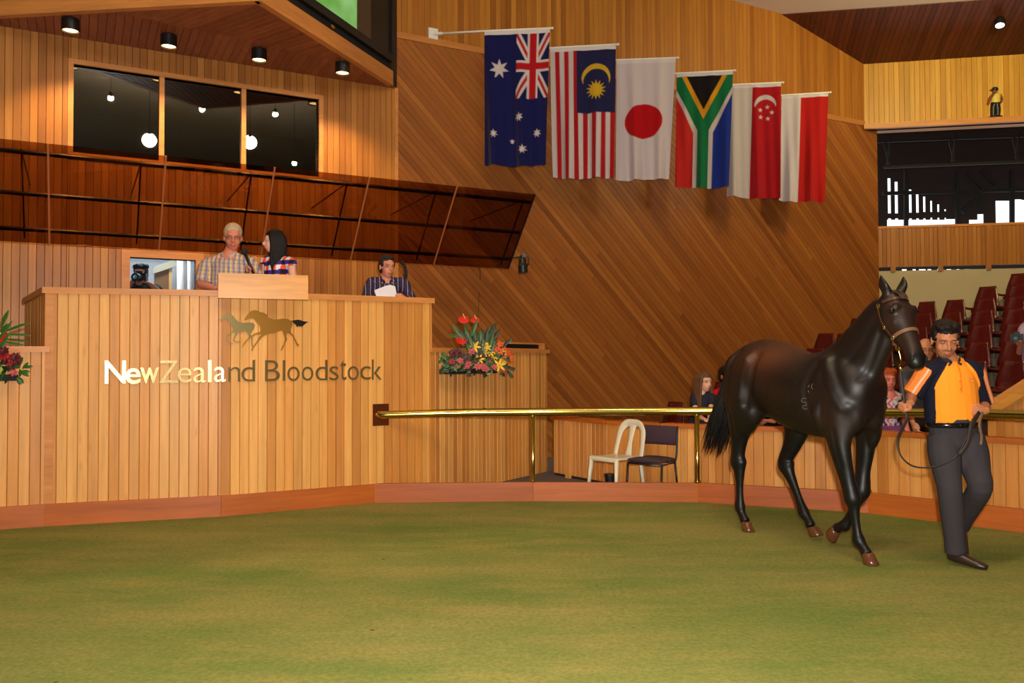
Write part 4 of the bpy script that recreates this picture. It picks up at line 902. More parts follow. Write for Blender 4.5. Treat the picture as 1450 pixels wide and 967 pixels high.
    if beard: put((y > .03) & (z < -.04) & (z > -.125) & (abs(x) < .06) & ((abs(z + .062) > .012) | (abs(x) > .026)), beard, .14); put((y > .08) & (z < -.040) & (z > -.052) & (abs(x) < .030), beard, .55); put((y > .06) & (z < -.082) & (z > -.11) & (abs(x) < .022), beard, .4)
    put((y > .084) & (z < -.052) & (z > -.074) & (abs(x) < .021), lips, .6)
    put((y > .07) & (z > .024) & (z < .031) & (abs(x) > .014) & (abs(x) < .048), brow, .7)
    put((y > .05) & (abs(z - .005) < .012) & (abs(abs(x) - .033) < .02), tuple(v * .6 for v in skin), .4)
    paint(me, c); skin_obj('body', me, SKINM, root)
    for sg in (-1, 1):
        e_ = H(.033 * sg, .074, .006); obj('eye', M().ell(e_, .0118 * k, R, 12, 8), EYEW, root, smooth=True); obj('iris', M().ell(e_ + R @ V((0, .0085 * k, -.001 * k)), .0058 * k, R, 8, 6), EYED, root, smooth=True)
        obj('eyelid', M().ell(e_ + R @ V((0, (-.001 if lid < .003 else .0022) * k, lid * k)), (.0150 * k, (.0136 if lid < .003 else .0128) * k, (.0112 if lid < .003 else .0122) * k), R, 12, 8), mat('lid_%d_%d_%d' % skin, S_(*[v * .82 for v in skin]), .5), root, smooth=True)
    # shirt
    sm_ = M(); top = .93 if collar else .9
    sm_.tube([hip + U * shirt_lo * s] + ([] if shirt_lo < 0 else [hip + U * (shirt_lo + .03) * s]) + tor[(1 if shirt_lo < 0 else 2):5] + [neck - U * (.012 + vneck) * s], ([tr[0]] if shirt_lo < 0 else [(tr[0][0], tr[0][1]), tr[1]]) + tr[(1 if shirt_lo < 0 else 2):5] + [(.082 * s, .074 * s)], 22, Fw, 3)
    sm_.v += []; b0 = len(sm_.v); sm_.add(slv.v, slv.f)
    if not longshirt: pass
    me = fuse(sm_, voxel * svox, 3, .5); co = coords(me); o_ = np.array(hip)
    if shirt != 'none':
        q = co - o_; loc = np.stack([q @ np.array(S), q @ np.array(Fw), q @ np.array(U)], 1) / s
        if shirtfn is None: c = np.tile(S_(*(shirt or (120, 120, 120))), (len(co), 1))
        else: c = shirtfn(loc, co)
        paint(me, c); skin_obj('shirt', me, CLOTH, root)
    if collar:
        cc = collar_col or shirt; cm = M(); n0 = neck - U * .012 * s
        for sg in (-1, 1):
            pts = [n0 - Fw * .068 * s + U * .028 * s, n0 + S * (.068 * sg * s) + U * .020 * s, n0 + S * (.056 * sg * s) + Fw * .045 * s + U * .002 * s, n0 + S * (.028 * sg * s) + Fw * .078 * s - U * .022 * s, n0 + S * (.045 * sg * s) + Fw * .082 * s - U * .040 * s]
            cm.tube(pts, [(.005, .020), (.005, .024), (.005, .026), (.005, .024), (.003, .010)], 8, U, 3)
        obj('collar', cm, mat('collar_%d_%d_%d' % tuple(cc), S_(*cc), .8), root, smooth=True)
    # trousers and shoes
    tm = M(); tm.tube([hip - U * .10 * s, hip, hip + U * .10 * s], [(.145 * s, .11 * s), (.162 * s, .122 * s), waist or (.146 * s, .108 * s)], 18, Fw, 2)
    for q, sg in (('L', 1), ('R', -1)):
        h_, kn, an = legs[q][:3]; tm.tube([h_ + Z * .03 * s, h_.lerp(kn, .3), h_.lerp(kn, .7), kn, kn.lerp(an, .35), kn.lerp(an, .8), an - (kn - an).normalized() * .02], [.088 * s * tro ** .5, .088 * s * tro, .074 * s * tro, .066 * s * tro, .064 * s * tro, .056 * s * tro, .058 * s * tro], 14, Fw, 3)
    me = fuse(tm, max(voxel, .009), 4, .5); co = coords(me)
    c = np.tile(S_(*trouser), (len(co), 1)); paint(me, c); skin_obj('trousers', me, CLOTH, root)
    for q in ('L', 'R'):
        an = legs[q][2]; ft = legs[q][3] if len(legs[q]) > 3 else V((Fw.x, Fw.y, -.12)).normalized(); up = V((0, 0, 1)); dn = an - up * .055 * s if abs(ft.z) < .6 else an + ft * .03
        m = M(); m.tube([an - ft * .045 * s - up * .045 * s, an - up * .045 * s + ft * .02, an + ft * .09 * s - up * .055 * s, an + ft * .16 * s - up * .062 * s, an + ft * .205 * s - up * .066 * s], [(.032 * s, .038 * s), (.042 * s, .042 * s), (.044 * s, .033 * s), (.042 * s, .026 * s), (.024 * s, .016 * s)], 12, up, 3)
        m.tube([an + up * .03 * s, an - up * .04 * s], [.042 * s, .042 * s], 10, ft)
        obj('shoe', m, mat('shoe_%d' % shoe[0], S_(*shoe), .35), root, smooth=True)
    # hair
    if hair:
        st, hc = hair[0], hair[1]; m = M(); rr = random.Random(hash(label) % 1000 if False else len(label))
        if st in ('short', 'quiff', 'long', 'thin', 'wavy'):
            g_ = {'short': .006, 'quiff': .008, 'long': .010, 'thin': .007, 'wavy': .012}[st]
            m.ell(H(0, -.022, .046), ((.078 + g_) * k, (.094 + g_) * k, (.083 + g_) * k), R, 22, 14)
            m.ell(H(0, -.045, -.005), ((.076 + g_) * k, (.066 + g_) * k, (.075 + g_) * k), R, 18, 12)
            if st == 'quiff':
                for i in range(9): m.ell(H(-.055 + .0138 * i, .045 - abs(i - 4) * .004, .102 + .008 * math.sin(i * 1.7)), (.024 * k, .034 * k, .024 * k), R)
                m.ell(H(0, .0, .108), (.066 * k, .07 * k, .028 * k), R)
                for sg in (-1, 1): m.ell(H(.074 * sg, .012, .038), (.012 * k, .036 * k, .04 * k), R)
            if st == 'short':
                m.ell(H(0, .03, .10), (.058 * k, .05 * k, .026 * k), R)
                for sg in (-1, 1): m.ell(H(.072 * sg, .016, .03), (.010 * k, .03 * k, .035 * k), R)
            if st == 'wavy':
                for i in range(16): a = i / 16 * 6.28; m.ell(H(.07 * math.cos(a), -.02 + .07 * math.sin(a), .08 + .03 * rr.random()), (.032 * k, .032 * k, .03 * k), R)
            if st == 'long':
                ln = hair[2] if len(hair) > 2 else .34
                for sg in (-1, 1):
                    for j in range(9):
                        y_ = .035 - j * .016; m.tube([H(.045 * sg, y_ * .9, .105), H(.080 * sg, y_, .04), H(.082 * sg, y_ - .004, -.05), H((.086 + .012 * rr.random()) * sg, y_ + .010, -.05 - ln * .45), H((.072 + .03 * rr.random()) * sg, y_ + .03 * rr.random(), -.05 - ln * rr.uniform(.65, 1))], [.018 * k, .018 * k, .017 * k, .016 * k, .006 * k], 7, R @ V((0, 1, 0)), 3)
                for j in range(9): x_ = -.07 + j * .0175; m.tube([H(x_ * .7, -.06, .11), H(x_, -.112, .03), H(x_, -.115, -.08), H(x_, -.105, -.05 - ln * rr.uniform(.7, 1))], [.02 * k, .024 * k, .024 * k, .01 * k], 7, R @ V((1, 0, 0)), 3)
            me = fuse(m, .006 * max(1, s), 2, .5); co = coords(me); loc = (co - np.array(head)) @ np.array([list(hr), list(f_), list(hu)]).T / k
            # cut the hairline clear of the face by pulling it inside the skull
            face_m = (loc[:, 1] > .045) & (loc[:, 2] < .062); tgt = np.array(head) + (loc * np.array([.8, .35, .9])) @ np.array([list(hr), list(f_), list(hu)]) * k
            if st != 'long': co[face_m] = tgt[face_m]
            else: fm = face_m & (abs(loc[:, 0]) < .060) & (loc[:, 2] > -.12); co[fm] = tgt[fm]
            me.vertices.foreach_set('co', co.astype(np.float32).ravel())
            ns = np.sin(loc[:, 0] * 420 + loc[:, 2] * 60) * .5 + np.sin(loc[:, 1] * 330) * .5
            paint(me, S_(*hc)[None, :] * (1 + .25 * ns[:, None])); skin_obj('hair', me, HAIRM, root)
    return root, dict(H=H, S=S, U=U, Fw=Fw, R=R, k=k)

# ---- handler
HY = 5.72
def hq(x, y, d=0): return pxy(x, y, HY + d)
ORA = (255, 140, 20); NAVY = (24, 24, 40)
def handler_shirt(l, co):
    x, y, z = l[:, 0], l[:, 1], l[:, 2]; c = np.tile(S_(255, 152, 40), (len(x), 1))
    side = np.where(z < .31, .158, .162 - .10 * np.clip((z - .31) / .18, 0, 1) ** 1.4)
    nv = ((x < -side) | (x > side + .008)); c[nv] = S_(*NAVY)
    for sh0, el0, sg in ((sL_, elL, 1), (sR_, elR, -1)):
        a0 = np.array(sh0); dv = np.array(el0 - sh0); L0 = np.linalg.norm(dv); dv = dv / L0; q = co - a0; t_ = q @ dv; perp = q - t_[:, None] * dv; side_ = perp @ np.array((1, 0, 0)) * sg; far_ = np.linalg.norm(perp, axis=1)
        on = (t_ > -.02) & (abs(x) > .185) & (side_ * 1 > .022 if sg > 0 else side_ > .008); c[on] = S_(255, 138, 60); on2 = on & (abs(side_ - (.036 if sg > 0 else .03)) < .0045); c[on2] = S_(236, 190, 170)
    pl_ = (abs(x - .0) < .006) & (z > .28) & (y > 0); c[pl_] = S_(228, 118, 18)
    return c
hd_ = hq(1338, 481); nk_ = hq(1343, 509, .03)
sL_ = hq(1379, 527, .02); sR_ = hq(1313, 528, .02); hp_ = hq(1350, 611, .03)
elL = hq(1393, 572, .10); wrL = hq(1396, 581, -.10)
elR = hq(1291, 560, .04); wrR = hq(1289, 571, -.14)
hn = person('young handler in an orange and navy polo shirt leading the horse', hd_, (-.22, -1, -.40), nk_, sL_, sR_, hp_,
    dict(L=(elL, wrL, V((-1, -.25, .02)), V((-.1, .9, -.3)), V((0, -.1, 1)), 1.0, .88), R=(elR, wrR, V((-1, -.35, -.12)), V((.1, .4, -.9)), V((0, -.9, .4)), 1.3, .9)), slr=1.15, tro=1.22, shirt_lo=.065, waist=(.178, .130), lid=.0042, svox=.7, torso=[(.176, .125), (.188, .13), (.186, .128), (.180, .122), (.155, .098), (.075, .07)],
    s=.985, hs=1.06, skin=(186, 120, 84), lips=(166, 88, 74), hair=('quiff', (28, 20, 18)), shirt=ORA, shirtfn=handler_shirt, collar_col=(30, 28, 42), sleeve=.95, trouser=(58, 54, 58),
    legs=dict(R=[hq(1334, 622, .03), hq(1345, 694, -.04), hq(1353, 778, .02), V((.62, -.75, -.10)).normalized()], L=[hq(1372, 622, .03), hq(1388, 690, -.06), hq(1360, 742, .30), V((-.12, -.35, -.92)).normalized()]),
    base=0, voxel=.0055, brow=(26, 18, 14), beard=(50, 34, 26), shoe=(44, 30, 24), girth=1.0)
g = hn[1]; root = hn[0]; c_ = hp_ + g['U'] * .085
def belt_ring(r1, r2, dz, h_, t_):
    return M().tube([c_ + g['U'] * dz + g['S'] * (math.cos(a) * r1) + g['Fw'] * (math.sin(a) * r2) for a in [k * math.pi / 14 for k in range(28)]], [(t_, h_)] * 28, 8, g['U'], closed=True)
obj('belt', belt_ring(.176, .129, -.034, .018, .006), mat('belt_leather', srgb(20, 18, 20), .15), root, smooth=True)
obj('belt_buckle', M().box(c_ + g['Fw'] * .136 - g['U'] * .034, (.04, .008, .032), Matrix((g['S'], g['Fw'], g['U'])).transposed()), CHROME, root)
for z_ in (.30, .35): obj('button', M().ell(hp_ + g['U'] * z_ + g['Fw'] * .128, .005), mat('button_orange', srgb(190, 90, 10), .4), root)
obj('shirt_emblem', M().tube([hp_ + g['U'] * (.355 + .014 * math.sin(a)) + g['Fw'] * .1235 + g['S'] * (.085 + .02 * math.cos(a)) for a in [k * .7 for k in range(9)]], .0014, 5, closed=True), mat('stitch_orange', srgb(206, 104, 14), .7), root)

# ---- lead rope and strap
LEAD = mat('lead_strap', srgb(44, 32, 28), .6)
ld = thing('lead_rope', 'dark leather lead with brass chain running from the halter to the handler\'s hands', 'lead rope', (wrR.x, wrR.y, wrR.z - .3))
hR = wrR + V((-.05, -.03, -.005)); hLh = wrL + V((-.06, -.03, -.01))
obj('chain', M().tube([chin, chin.lerp(hR, .18) + V((.012, 0, -.012)), chin.lerp(hR, .32)], .005, 8, n=3), BRASS, ld, smooth=True)
obj('clip', M().lathe([(.008, -.02), (.012, -.015), (.012, .02), (.007, .03)], chin.lerp(hR, .34), 10, hR - chin), BRASS, ld, smooth=True)
pts = [chin.lerp(hR, .34), chin.lerp(hR, .6), hR, hR + V((.0, -.02, -.10)), hq(1272, 620, -.1), hq(1275, 644, -.1), hq(1293, 660, -.1), hq(1322, 661, -.12), hq(1352, 648, -.14), hq(1368, 622, -.16), hLh]
obj('strap', M().tube(pts, [(.010, .003)] * 3 + [(.011, .003)] * 2 + [(.006, .003)] * 5 + [(.011, .004)], 8, (0, 1, 0), 5), LEAD, ld, smooth=True)
obj('strap_tail', M().tube([hLh, hq(1376, 600, -.18), hq(1371, 626, -.17), hq(1358, 645, -.15)], [(.014, .004)] * 4, 8, (0, 1, 0), 4), LEAD, ld, smooth=True)
obj('strap_tail', M().tube([hLh + V((.02, 0, 0)), hq(1387, 600, -.16), hq(1390, 618, -.15), hq(1389, 630, -.15)], [(.010, .004)] * 4, 8, (0, 1, 0), 4), mat('lead_strap_tan', srgb(110, 84, 62), .6), ld, smooth=True)

# ---- people on the rostrum
def plaid(l, co):
    x, y, z = l[:, 0], l[:, 1], l[:, 2]; c = np.tile(S_(178, 158, 160), (len(x), 1)); c[np.mod(x + .01, .045) < .012] = S_(226, 190, 130); c[np.mod(x + .03, .045) < .010] = S_(122, 118, 146); c[np.mod(z, .04) < .010] = c[np.mod(z, .04) < .010] * .72; return c
OY = 8.35
def q_(x, y, Y): return pxy(x, y, Y)
wrM = q_(355, 377, 8.02)
om = person('grey-haired man in a checked shirt and glasses speaking on the rostrum', q_(330, 336, OY), (.32, -.9, -.22), q_(325, 361, OY + .02), q_(356, 374, OY + .02), q_(292, 376, OY + .02), q_(322, 432, OY + .05),
    dict(R=(q_(284, 402, OY - .08), q_(309, 410, 8.12), V((1, -.4, -.1)), V((0, -.2, -1)), V((.2, -1, .2)), .3, 1.0), L=(q_(368, 402, OY - .02), q_(360, 388, 8.08), V((-.3, -.2, 1)), V((-.9, -.3, .1)), V((-.2, -.9, .1)), 1.35, 1.0)),
    s=1.04, skin=(206, 124, 100), lips=(170, 84, 76), hair=('thin', (186, 160, 130)), shirt=(190, 170, 166), shirtfn=plaid, sleeve=.92, trouser=(50, 46, 52), girth=1.22, brow=(170, 140, 110), vneck=.03, base=1.05, hs=1.05,
    legs=dict(L=[q_(333, 434, OY + .05), q_(333, 434, OY + .02) - Z * .42, q_(333, 434, OY + .05) - Z * .74], R=[q_(312, 434, OY + .05), q_(312, 434, OY + .02) - Z * .42, q_(312, 434, OY + .05) - Z * .74]))
g = om[1]
gl_ = M()
for sg in (-1, 1):
    e_ = g['H'](.033 * sg, .094, .004); gl_.tube([e_ + g['R'] @ V((math.cos(a) * .021 * g['k'], 0, math.sin(a) * .015 * g['k'])) for a in [k * math.pi / 6 for k in range(12)]], .0010, 5, g['R'] @ V((0, 1, 0)), closed=True)
    gl_.tube([g['H'](.054 * sg, .092, .006), g['H'](.078 * sg, .06, .008), g['H'](.082 * sg, .0, .006)], .0022, 5, n=2)
gl_.tube([g['H'](-.012, .097, .004), g['H'](.012, .097, .004)], .0016, 5); obj('glasses', gl_, STEEL, om[0])
mic = thing('microphone', 'black hand microphone held between the two speakers on the rostrum', 'microphone', q_(352, 384, 8.03))
mt_ = q_(346, 356, 8.0); mb_ = q_(361, 392, 8.03); ax = (mt_ - mb_).normalized()
obj('handle', M().tube([mb_, mt_ - ax * .03], [.011, .016], 12), BLACK, mic, smooth=True); obj('mesh_head', M().ell(mt_, (.030, .030, .036)), BLACKM, mic, smooth=True)
def check(l, co):
    x, y, z = l[:, 0], l[:, 1], l[:, 2]; c = np.tile(S_(236, 226, 232), (len(x), 1)); a = np.mod(x + .02, .09) < .045; b_ = np.mod(z + .0, .10) < .05; c[a & ~b_] = S_(226, 84, 50); c[b_] = S_(62, 44, 140); c[b_ & a] = S_(28, 24, 56); return c
YW = 8.42
wm_ = person('woman with long black hair and a red, white and blue checked dress', q_(387, 342, YW), (-.93, -.36, -.06), q_(392, 364, YW + .02), q_(412, 373, YW - .06), q_(377, 371, YW + .08), q_(393, 428, YW + .02),
    dict(L=(q_(417, 404, YW - .08), q_(403, 424, YW - .18), V((-.8, -.4, -.3)), V((0, 0, -1)), V((0, -1, 0)), .6, .9, .14), R=(q_(374, 400, YW + .06), q_(366, 412, YW - .05), V((-.7, -.6, .2)), V((.6, -.5, 0)), V((0, -.3, 1)), .8, .9, .14)),
    s=.93, skin=(222, 166, 142), lips=(176, 60, 60), hair=('long', (20, 15, 17), .34), shirt=(230, 220, 220), shirtfn=check, sleeve=.2, collar=False, trouser=(60, 50, 120), brow=(40, 26, 20), base=1.05,
    legs=dict(L=[q_(398, 432, YW) , q_(398, 432, YW) - Z * .40, q_(398, 432, YW) - Z * .72], R=[q_(386, 432, YW), q_(386, 432, YW) - Z * .40, q_(386, 432, YW) - Z * .72]))
def stripes(l, co):
    x, y, z = l[:, 0], l[:, 1], l[:, 2]; c = np.tile(S_(34, 32, 56), (len(x), 1)); c[np.mod(x, .05) < .009] = S_(150, 140, 176); c[np.mod(x + .022, .05) < .006] = S_(96, 60, 60); return c
YS = 9.15
sm2 = person('dark-haired man in a striped navy shirt seated at the right end of the rostrum', q_(548, 378, YS), (.55, -.8, -.12), q_(547, 396, YS + .03), q_(571, 402, YS + .08), q_(526, 401, YS - .02), q_(548, 444, YS + .1),
    dict(L=(q_(584, 424, YS + .05), q_(566, 424, YS - .28), V((-1, -.3, 0)), V((0, .1, -1)), V((0, -1, .1)), .6, 1.0, 1.8), R=(q_(518, 424, YS - .05), q_(558, 418, YS - .28), V((1, -.1, .1)), V((0, .2, -1)), V((0, -.8, .6)), .6, 1.0, 1.6)),
    s=1.02, skin=(206, 134, 106), hair=('short', (44, 38, 38)), shirt=(40, 36, 60), shirtfn=stripes, trouser=(40, 40, 50), base=1.05, vneck=.02)
ph = thing('telephone_handset', 'black curved handset on a thin stand just behind the seated man\'s shoulder', 'telephone', q_(568, 386, YS - .02))
YH = YS + .22
obj('handset', M().tube([q_(568, 371, YH), q_(573, 376, YH), q_(575, 388, YH), q_(573, 398, YH)], [.024, .018, .018, .024], 10, n=3), BLACKM, ph, smooth=True)
p_ = q_(574, 392, YH); obj('stand', M().tube([p_, V((p_.x, p_.y, 1.05))], .008, 8).lathe([(.08, 0), (.08, .015), (0, .02)], (p_.x, p_.y, 1.05), 16), BLACK, ph)
pa = thing('paper_sheets', 'loose white sheets of paper held upright on the ledge by the seated man', 'paper', q_(545, 418, YS - .35))
u_ = V((.99, .1, 0)); v_ = V((0, .25, .97))
for i in range(3):
    a, b_, c2, d2 = q_(530 + i, 411 + i, YS - .36), q_(548 + i * 2, 404 - i * .5, YS - .3), q_(557 + i, 405, YS - .28), q_(560 + i, 420, YS - .34); e2 = q_(533 + i, 420, YS - .38)
    t_ = V((0, .004, 0)); of = V((0, .012 * i, 0)); P_ = [p + of for p in (a, b_, c2, d2, e2)]; obj('sheet', M().add(P_ + [p + t_ for p in P_], [(0, 1, 2, 3, 4), (5, 6, 7, 8, 9), (0, 1, 6, 5), (1, 2, 7, 6), (2, 3, 8, 7), (3, 4, 9, 8), (4, 0, 5, 9)]), mat('paper', srgb(226, 222, 232), .7), pa)
# photographer behind the hatch
YP = 10.6
hp2 = person('photographer behind the hatch, face hidden by a black camera', q_(199, 388, YP), (.15, -1, -.05), q_(200, 402, YP + .05), q_(222, 410, YP + .05), q_(178, 410, YP + .05), q_(200, 448, YP + .1),
    dict(L=(q_(226, 414, YP - .05), q_(211, 401, YP - .16), V((-.7, -.5, .5)), V((-.3, 0, -.9)), V((0, -.5, 1)), 1.0, 1.0), R=(q_(176, 414, YP - .05), q_(189, 397, YP - .16), V((.7, -.5, .5)), V((.3, 0, -.9)), V((0, -.5, 1)), 1.0, 1.0)),
    s=.98, skin=(150, 96, 74), hair=('wavy', (16, 14, 16)), shirt=(30, 28, 32), trouser=(30, 30, 34), base=.9, sleeve=.8)
def camera_thing(label, P, d, s=1.0):
    d = V(d).normalized(); r_ = d.cross(Z).normalized(); u = r_.cross(d); R_ = Matrix((r_, d, u)).transposed(); t = thing('camera', label, 'camera', P - Z * .05)
    obj('camera_body', M().box(P, (.14 * s, .06 * s, .09 * s), R_).box(P + u * .055 * s, (.06 * s, .05 * s, .035 * s), R_), BLACK, t)
    obj('lens_barrel', M().lathe([(.034 * s, .03 * s), (.038 * s, .05 * s), (.038 * s, .12 * s), (.042 * s, .13 * s), (.042 * s, .15 * s), (.036 * s, .15 * s)], P, 20, d), BLACK, t, smooth=False)
    obj('lens_glass', M().lathe([(0, .14 * s), (.034 * s, .14 * s), (.03 * s, .149 * s), (0, .153 * s)], P, 18, d), mat('lens_coating', srgb(120, 190, 220), .05, .6), t, smooth=True); return t
camera_thing('black camera with a large lens pointed out of the hatch', q_(199, 393, YP - .20), (.05, -1, -.05), 1.15)

# ---- spectators behind the partition
YG = 9.35
girl = person('girl with long light brown hair and a dark T-shirt by the brass rail', q_(998, 541, YG), (.42, -.9, -.06), q_(994, 556, YG + .03), q_(1009, 564, YG - .03), q_(983, 563, YG + .06), q_(990, 606, YG + .1),
    dict(L=(q_(1006, 584, YG - .1), q_(1004, 594, YG - .28), V((.3, -.8, -.2)), V((0, 0, -1)), V((-1, 0, 0)), .5, .9), R=(q_(986, 588, YG - .05), q_(998, 594, YG - .3), V((.5, -.8, 0)), V((0, 0, -1)), V((-1, 0, 0)), .5, .9)),
    s=.80, hs=1.1, skin=(222, 164, 136), lips=(180, 80, 76), hair=('long', (104, 72, 48), .40), shirt=(38, 38, 50), collar=False, sleeve=.5, trouser=(30, 40, 70))
red = person('person in a red top seated behind the horse\'s tail', q_(1029, 533, YG + .1), (.5, -.8, 0), q_(1028, 549, YG + .13), q_(1047, 560, YG + .1), q_(1012, 560, YG + .15), q_(1030, 608, YG + .2),
    {}, s=.92, skin=(196, 120, 92), hair=('short', (36, 24, 20)), shirt=(196, 18, 26), collar=False, sleeve=.9)
YB = 8.95
drk = person('person in dark clothes with a forearm on the partition, seated behind the horse', q_(1098, 545, YB), (.0, -1, -.1), q_(1098, 560, YB + .02), q_(1122, 572, YB), q_(1076, 572, YB), q_(1100, 616, YB + .1),
    dict(R=(q_(1068, 602, YB - .1), q_(1084, 596, 8.55), V((1, -.2, .15)), V((0, 0, -1)), V((0, -1, .1)), .4, 1.0)), s=.95, skin=(206, 140, 112), hair=('short', (60, 44, 34)), shirt=(26, 24, 28), collar=False, sleeve=.7)
YR = 8.35
def floral(l, co):
    x, y, z = l[:, 0], l[:, 1], l[:, 2]; c = np.tile(S_(206, 196, 196), (len(x), 1)); a = np.sin(x * 70) * np.sin(z * 62 + 1) + np.sin(y * 60 + x * 31); c[a > .7] = S_(60, 56, 74); c[a < -.8] = S_(196, 96, 110); c[(a > .1) & (a < .35)] = S_(116, 66, 120); return c
rw = person('red-haired woman in a floral top seated behind the rail', q_(1258, 538, YR), (-.1, -1, -.08), q_(1259, 556, YR + .02), q_(1280, 567, YR), q_(1240, 567, YR), q_(1258, 612, YR + .08),
    {}, s=.88, skin=(206, 116, 98), hair=('wavy', (168, 74, 30)), shirt=(200, 190, 190), shirtfn=floral, collar=False, sleeve=.7, trouser=(110, 60, 110), vneck=.04)
YK = 8.6
bm_ = person('bald man in a grey shirt seated between the horse\'s head and the handler', q_(1311, 496, YK), (-.3, -1, -.1), q_(1306, 516, YK + .03), q_(1330, 528, YK), q_(1282, 530, YK), q_(1305, 590, YK + .1),
    {}, s=1.0, skin=(214, 142, 104), hair=None, shirt=(92, 92, 100), collar=False, sleeve=.9)
YQ = 11.6
pm = person('person in a lilac shirt holding up a camera among the seats at the right edge', q_(1458, 433, YQ), (-.75, -.6, -.1), q_(1461, 453, YQ + .02), q_(1476, 466, YQ - .08), q_(1449, 466, YQ + .08), q_(1464, 521, YQ + .05),
    dict(R=(q_(1443, 500, YQ + .0), q_(1446, 480, YQ - .2), V((-.9, -.2, .3)), V((0, .2, -.9)), V((-.2, -.9, .2)), .9), L=(q_(1462, 500, YQ - .2), q_(1450, 482, YQ - .28), V((-.9, .0, .2)), V((0, .1, -.9)), V((-.2, -.9, .2)), .9)),
    s=1.02, skin=(206, 140, 112), hair=('short', (60, 48, 40)), shirt=(186, 162, 196), sleeve=.5, trouser=(22, 20, 24), base=.55,
    legs=dict(L=[q_(1470, 525, YQ), q_(1470, 525, YQ) - Z * .40, q_(1470, 525, YQ) - Z * .72], R=[q_(1455, 525, YQ), q_(1455, 525, YQ) - Z * .40, q_(1455, 525, YQ) - Z * .72]))
camera_thing('black camera held up by the person in the lilac shirt', q_(1440, 478, YQ - .28), (-.6, -.8, -.1), 1.1)
# jockey figure standing on the gallery ledge
P = px(1409, 172, GF[0] + GN * .03, GN); P.z = z_l0 + .1
jk = thing('jockey_figure', 'small painted figure in a dark cap and yellow vest standing on the gallery ledge', 'figurine', P)
def jp(x, z, y=0): return P + GU * x + Z * z + GN * (.0 + y)
obj('legs', M().tube([jp(-.03, .0), jp(-.03, .14), jp(-.01, .27)], [.045, .05, .06], 10, n=3).tube([jp(.04, .0), jp(.05, .14), jp(.03, .27)], [.045, .05, .06], 10, n=3).box(jp(.0, .012, .01), (.2, .12, .024)), BLACK, jk, smooth=True)
obj('vest', M().tube([jp(.02, .26), jp(.02, .34), jp(.03, .42), jp(.02, .45)], [(.075, .05), (.078, .055), (.07, .05), (.03, .03)], 12, GN, 3), mat('yellow_vest', srgb(222, 196, 84), .5), jk, smooth=True)
obj('arm', M().tube([jp(-.04, .42, .02), jp(-.10, .34, .05), jp(-.13, .24, .06)], [.026, .024, .018], 8, n=3).tube([jp(.09, .42), jp(.115, .34, .02), jp(.09, .27, .05)], [.024, .022, .018], 8, n=3), mat('jockey_sleeve', srgb(130, 66, 44), .5), jk, smooth=True)
obj('head', M().ell(jp(-.0, .49), (.045, .045, .05)), mat('jockey_face', srgb(120, 76, 50), .5), jk, smooth=True)
obj('cap', M().ell(jp(.005, .525), (.06, .06, .045)).ell(jp(-.05, .51, .01), (.04, .03, .01)), mat('jockey_cap', srgb(30, 28, 50), .4), jk, smooth=True)

# ================================================================== FLAGS
def star(x, y, cx_, cy_, R_, n_, inner=.45, rot=-math.pi / 2):
    dx, dy = x - cx_, y - cy_; r_ = np.hypot(dx, dy); a = np.mod(np.arctan2(dy, dx) - rot, 2 * math.pi / n_); h_ = math.pi / n_; a = np.minimum(a, 2 * h_ - a)
    # edge from outer tip (angle 0) to inner vertex (angle h_)
    ri = inner * R_; x1, y1 = R_, 0; x2, y2 = ri * math.cos(h_), ri * math.sin(h_); px_, py_ = r_ * np.cos(a), r_ * np.sin(a)
    return ((x2 - x1) * (py_ - y1) - (y2 - y1) * (px_ - x1)) > 0 if False else (((x2 - x1) * (py_ - y1) - (y2 - y1) * (px_ - x1)) > 0) == (((x2 - x1) * (0 - y1) - (y2 - y1) * (0 - x1)) > 0)
W_ = S_(206, 194, 196)
def fl_au(u, v):
    c = np.empty(u.shape + (3,)); c[:] = S_(22, 24, 82); x = u; y = v * 1.93
    for a, b_, r_ in ((.235, .26 * 1.93, .15), (.56, .63 * 1.93, .072), (.165, .765 * 1.93, .066), (.84, .755 * 1.93, .07), (.63, .875 * 1.93, .072)): c[star(x, y, a, b_, r_, 7)] = W_
    c[star(x, y, .45, .81 * 1.93, .04, 5)] = W_
    cn = (u > .50) & (v < .49); a = (u - .50) / .50; b_ = v / .49; RD = S_(178, 20, 30)
    d1 = abs((a - b_)) ; d2 = abs(a + b_ - 1)
    c[cn & ((d1 < .13) | (d2 < .13))] = W_; c[cn & ((d1 < .045) | (d2 < .045))] = RD
    c[cn & ((abs(a - .5) < .17) | (abs(b_ - .5) < .09))] = W_; c[cn & ((abs(a - .5) < .105) | (abs(b_ - .5) < .052))] = RD; return c
def fl_my(u, v):
    c = np.empty(u.shape + (3,)); c[:] = W_; i = np.floor(u * 14).astype(int); c[i % 2 == 1] = S_(172, 24, 32)
    cn = (u > .41) & (v < .49); c[cn] = S_(34, 34, 74); x = u; y = v * 2.0; YL = S_(206, 166, 36)
    o_ = np.hypot(x - .705, y - .43) < .22; i_ = np.hypot(x - .705, y - .49) < .20; c[o_ & ~i_ & cn] = YL
    c[star(x, y, .705, .62, .16, 14, .55)] = YL; return c
def fl_jp(u, v):
    c = np.empty(u.shape + (3,)); c[:] = S_(212, 198, 202); c[np.hypot((u - .49) / .34, (v - .50) / .148) < 1] = S_(186, 14, 24); return c
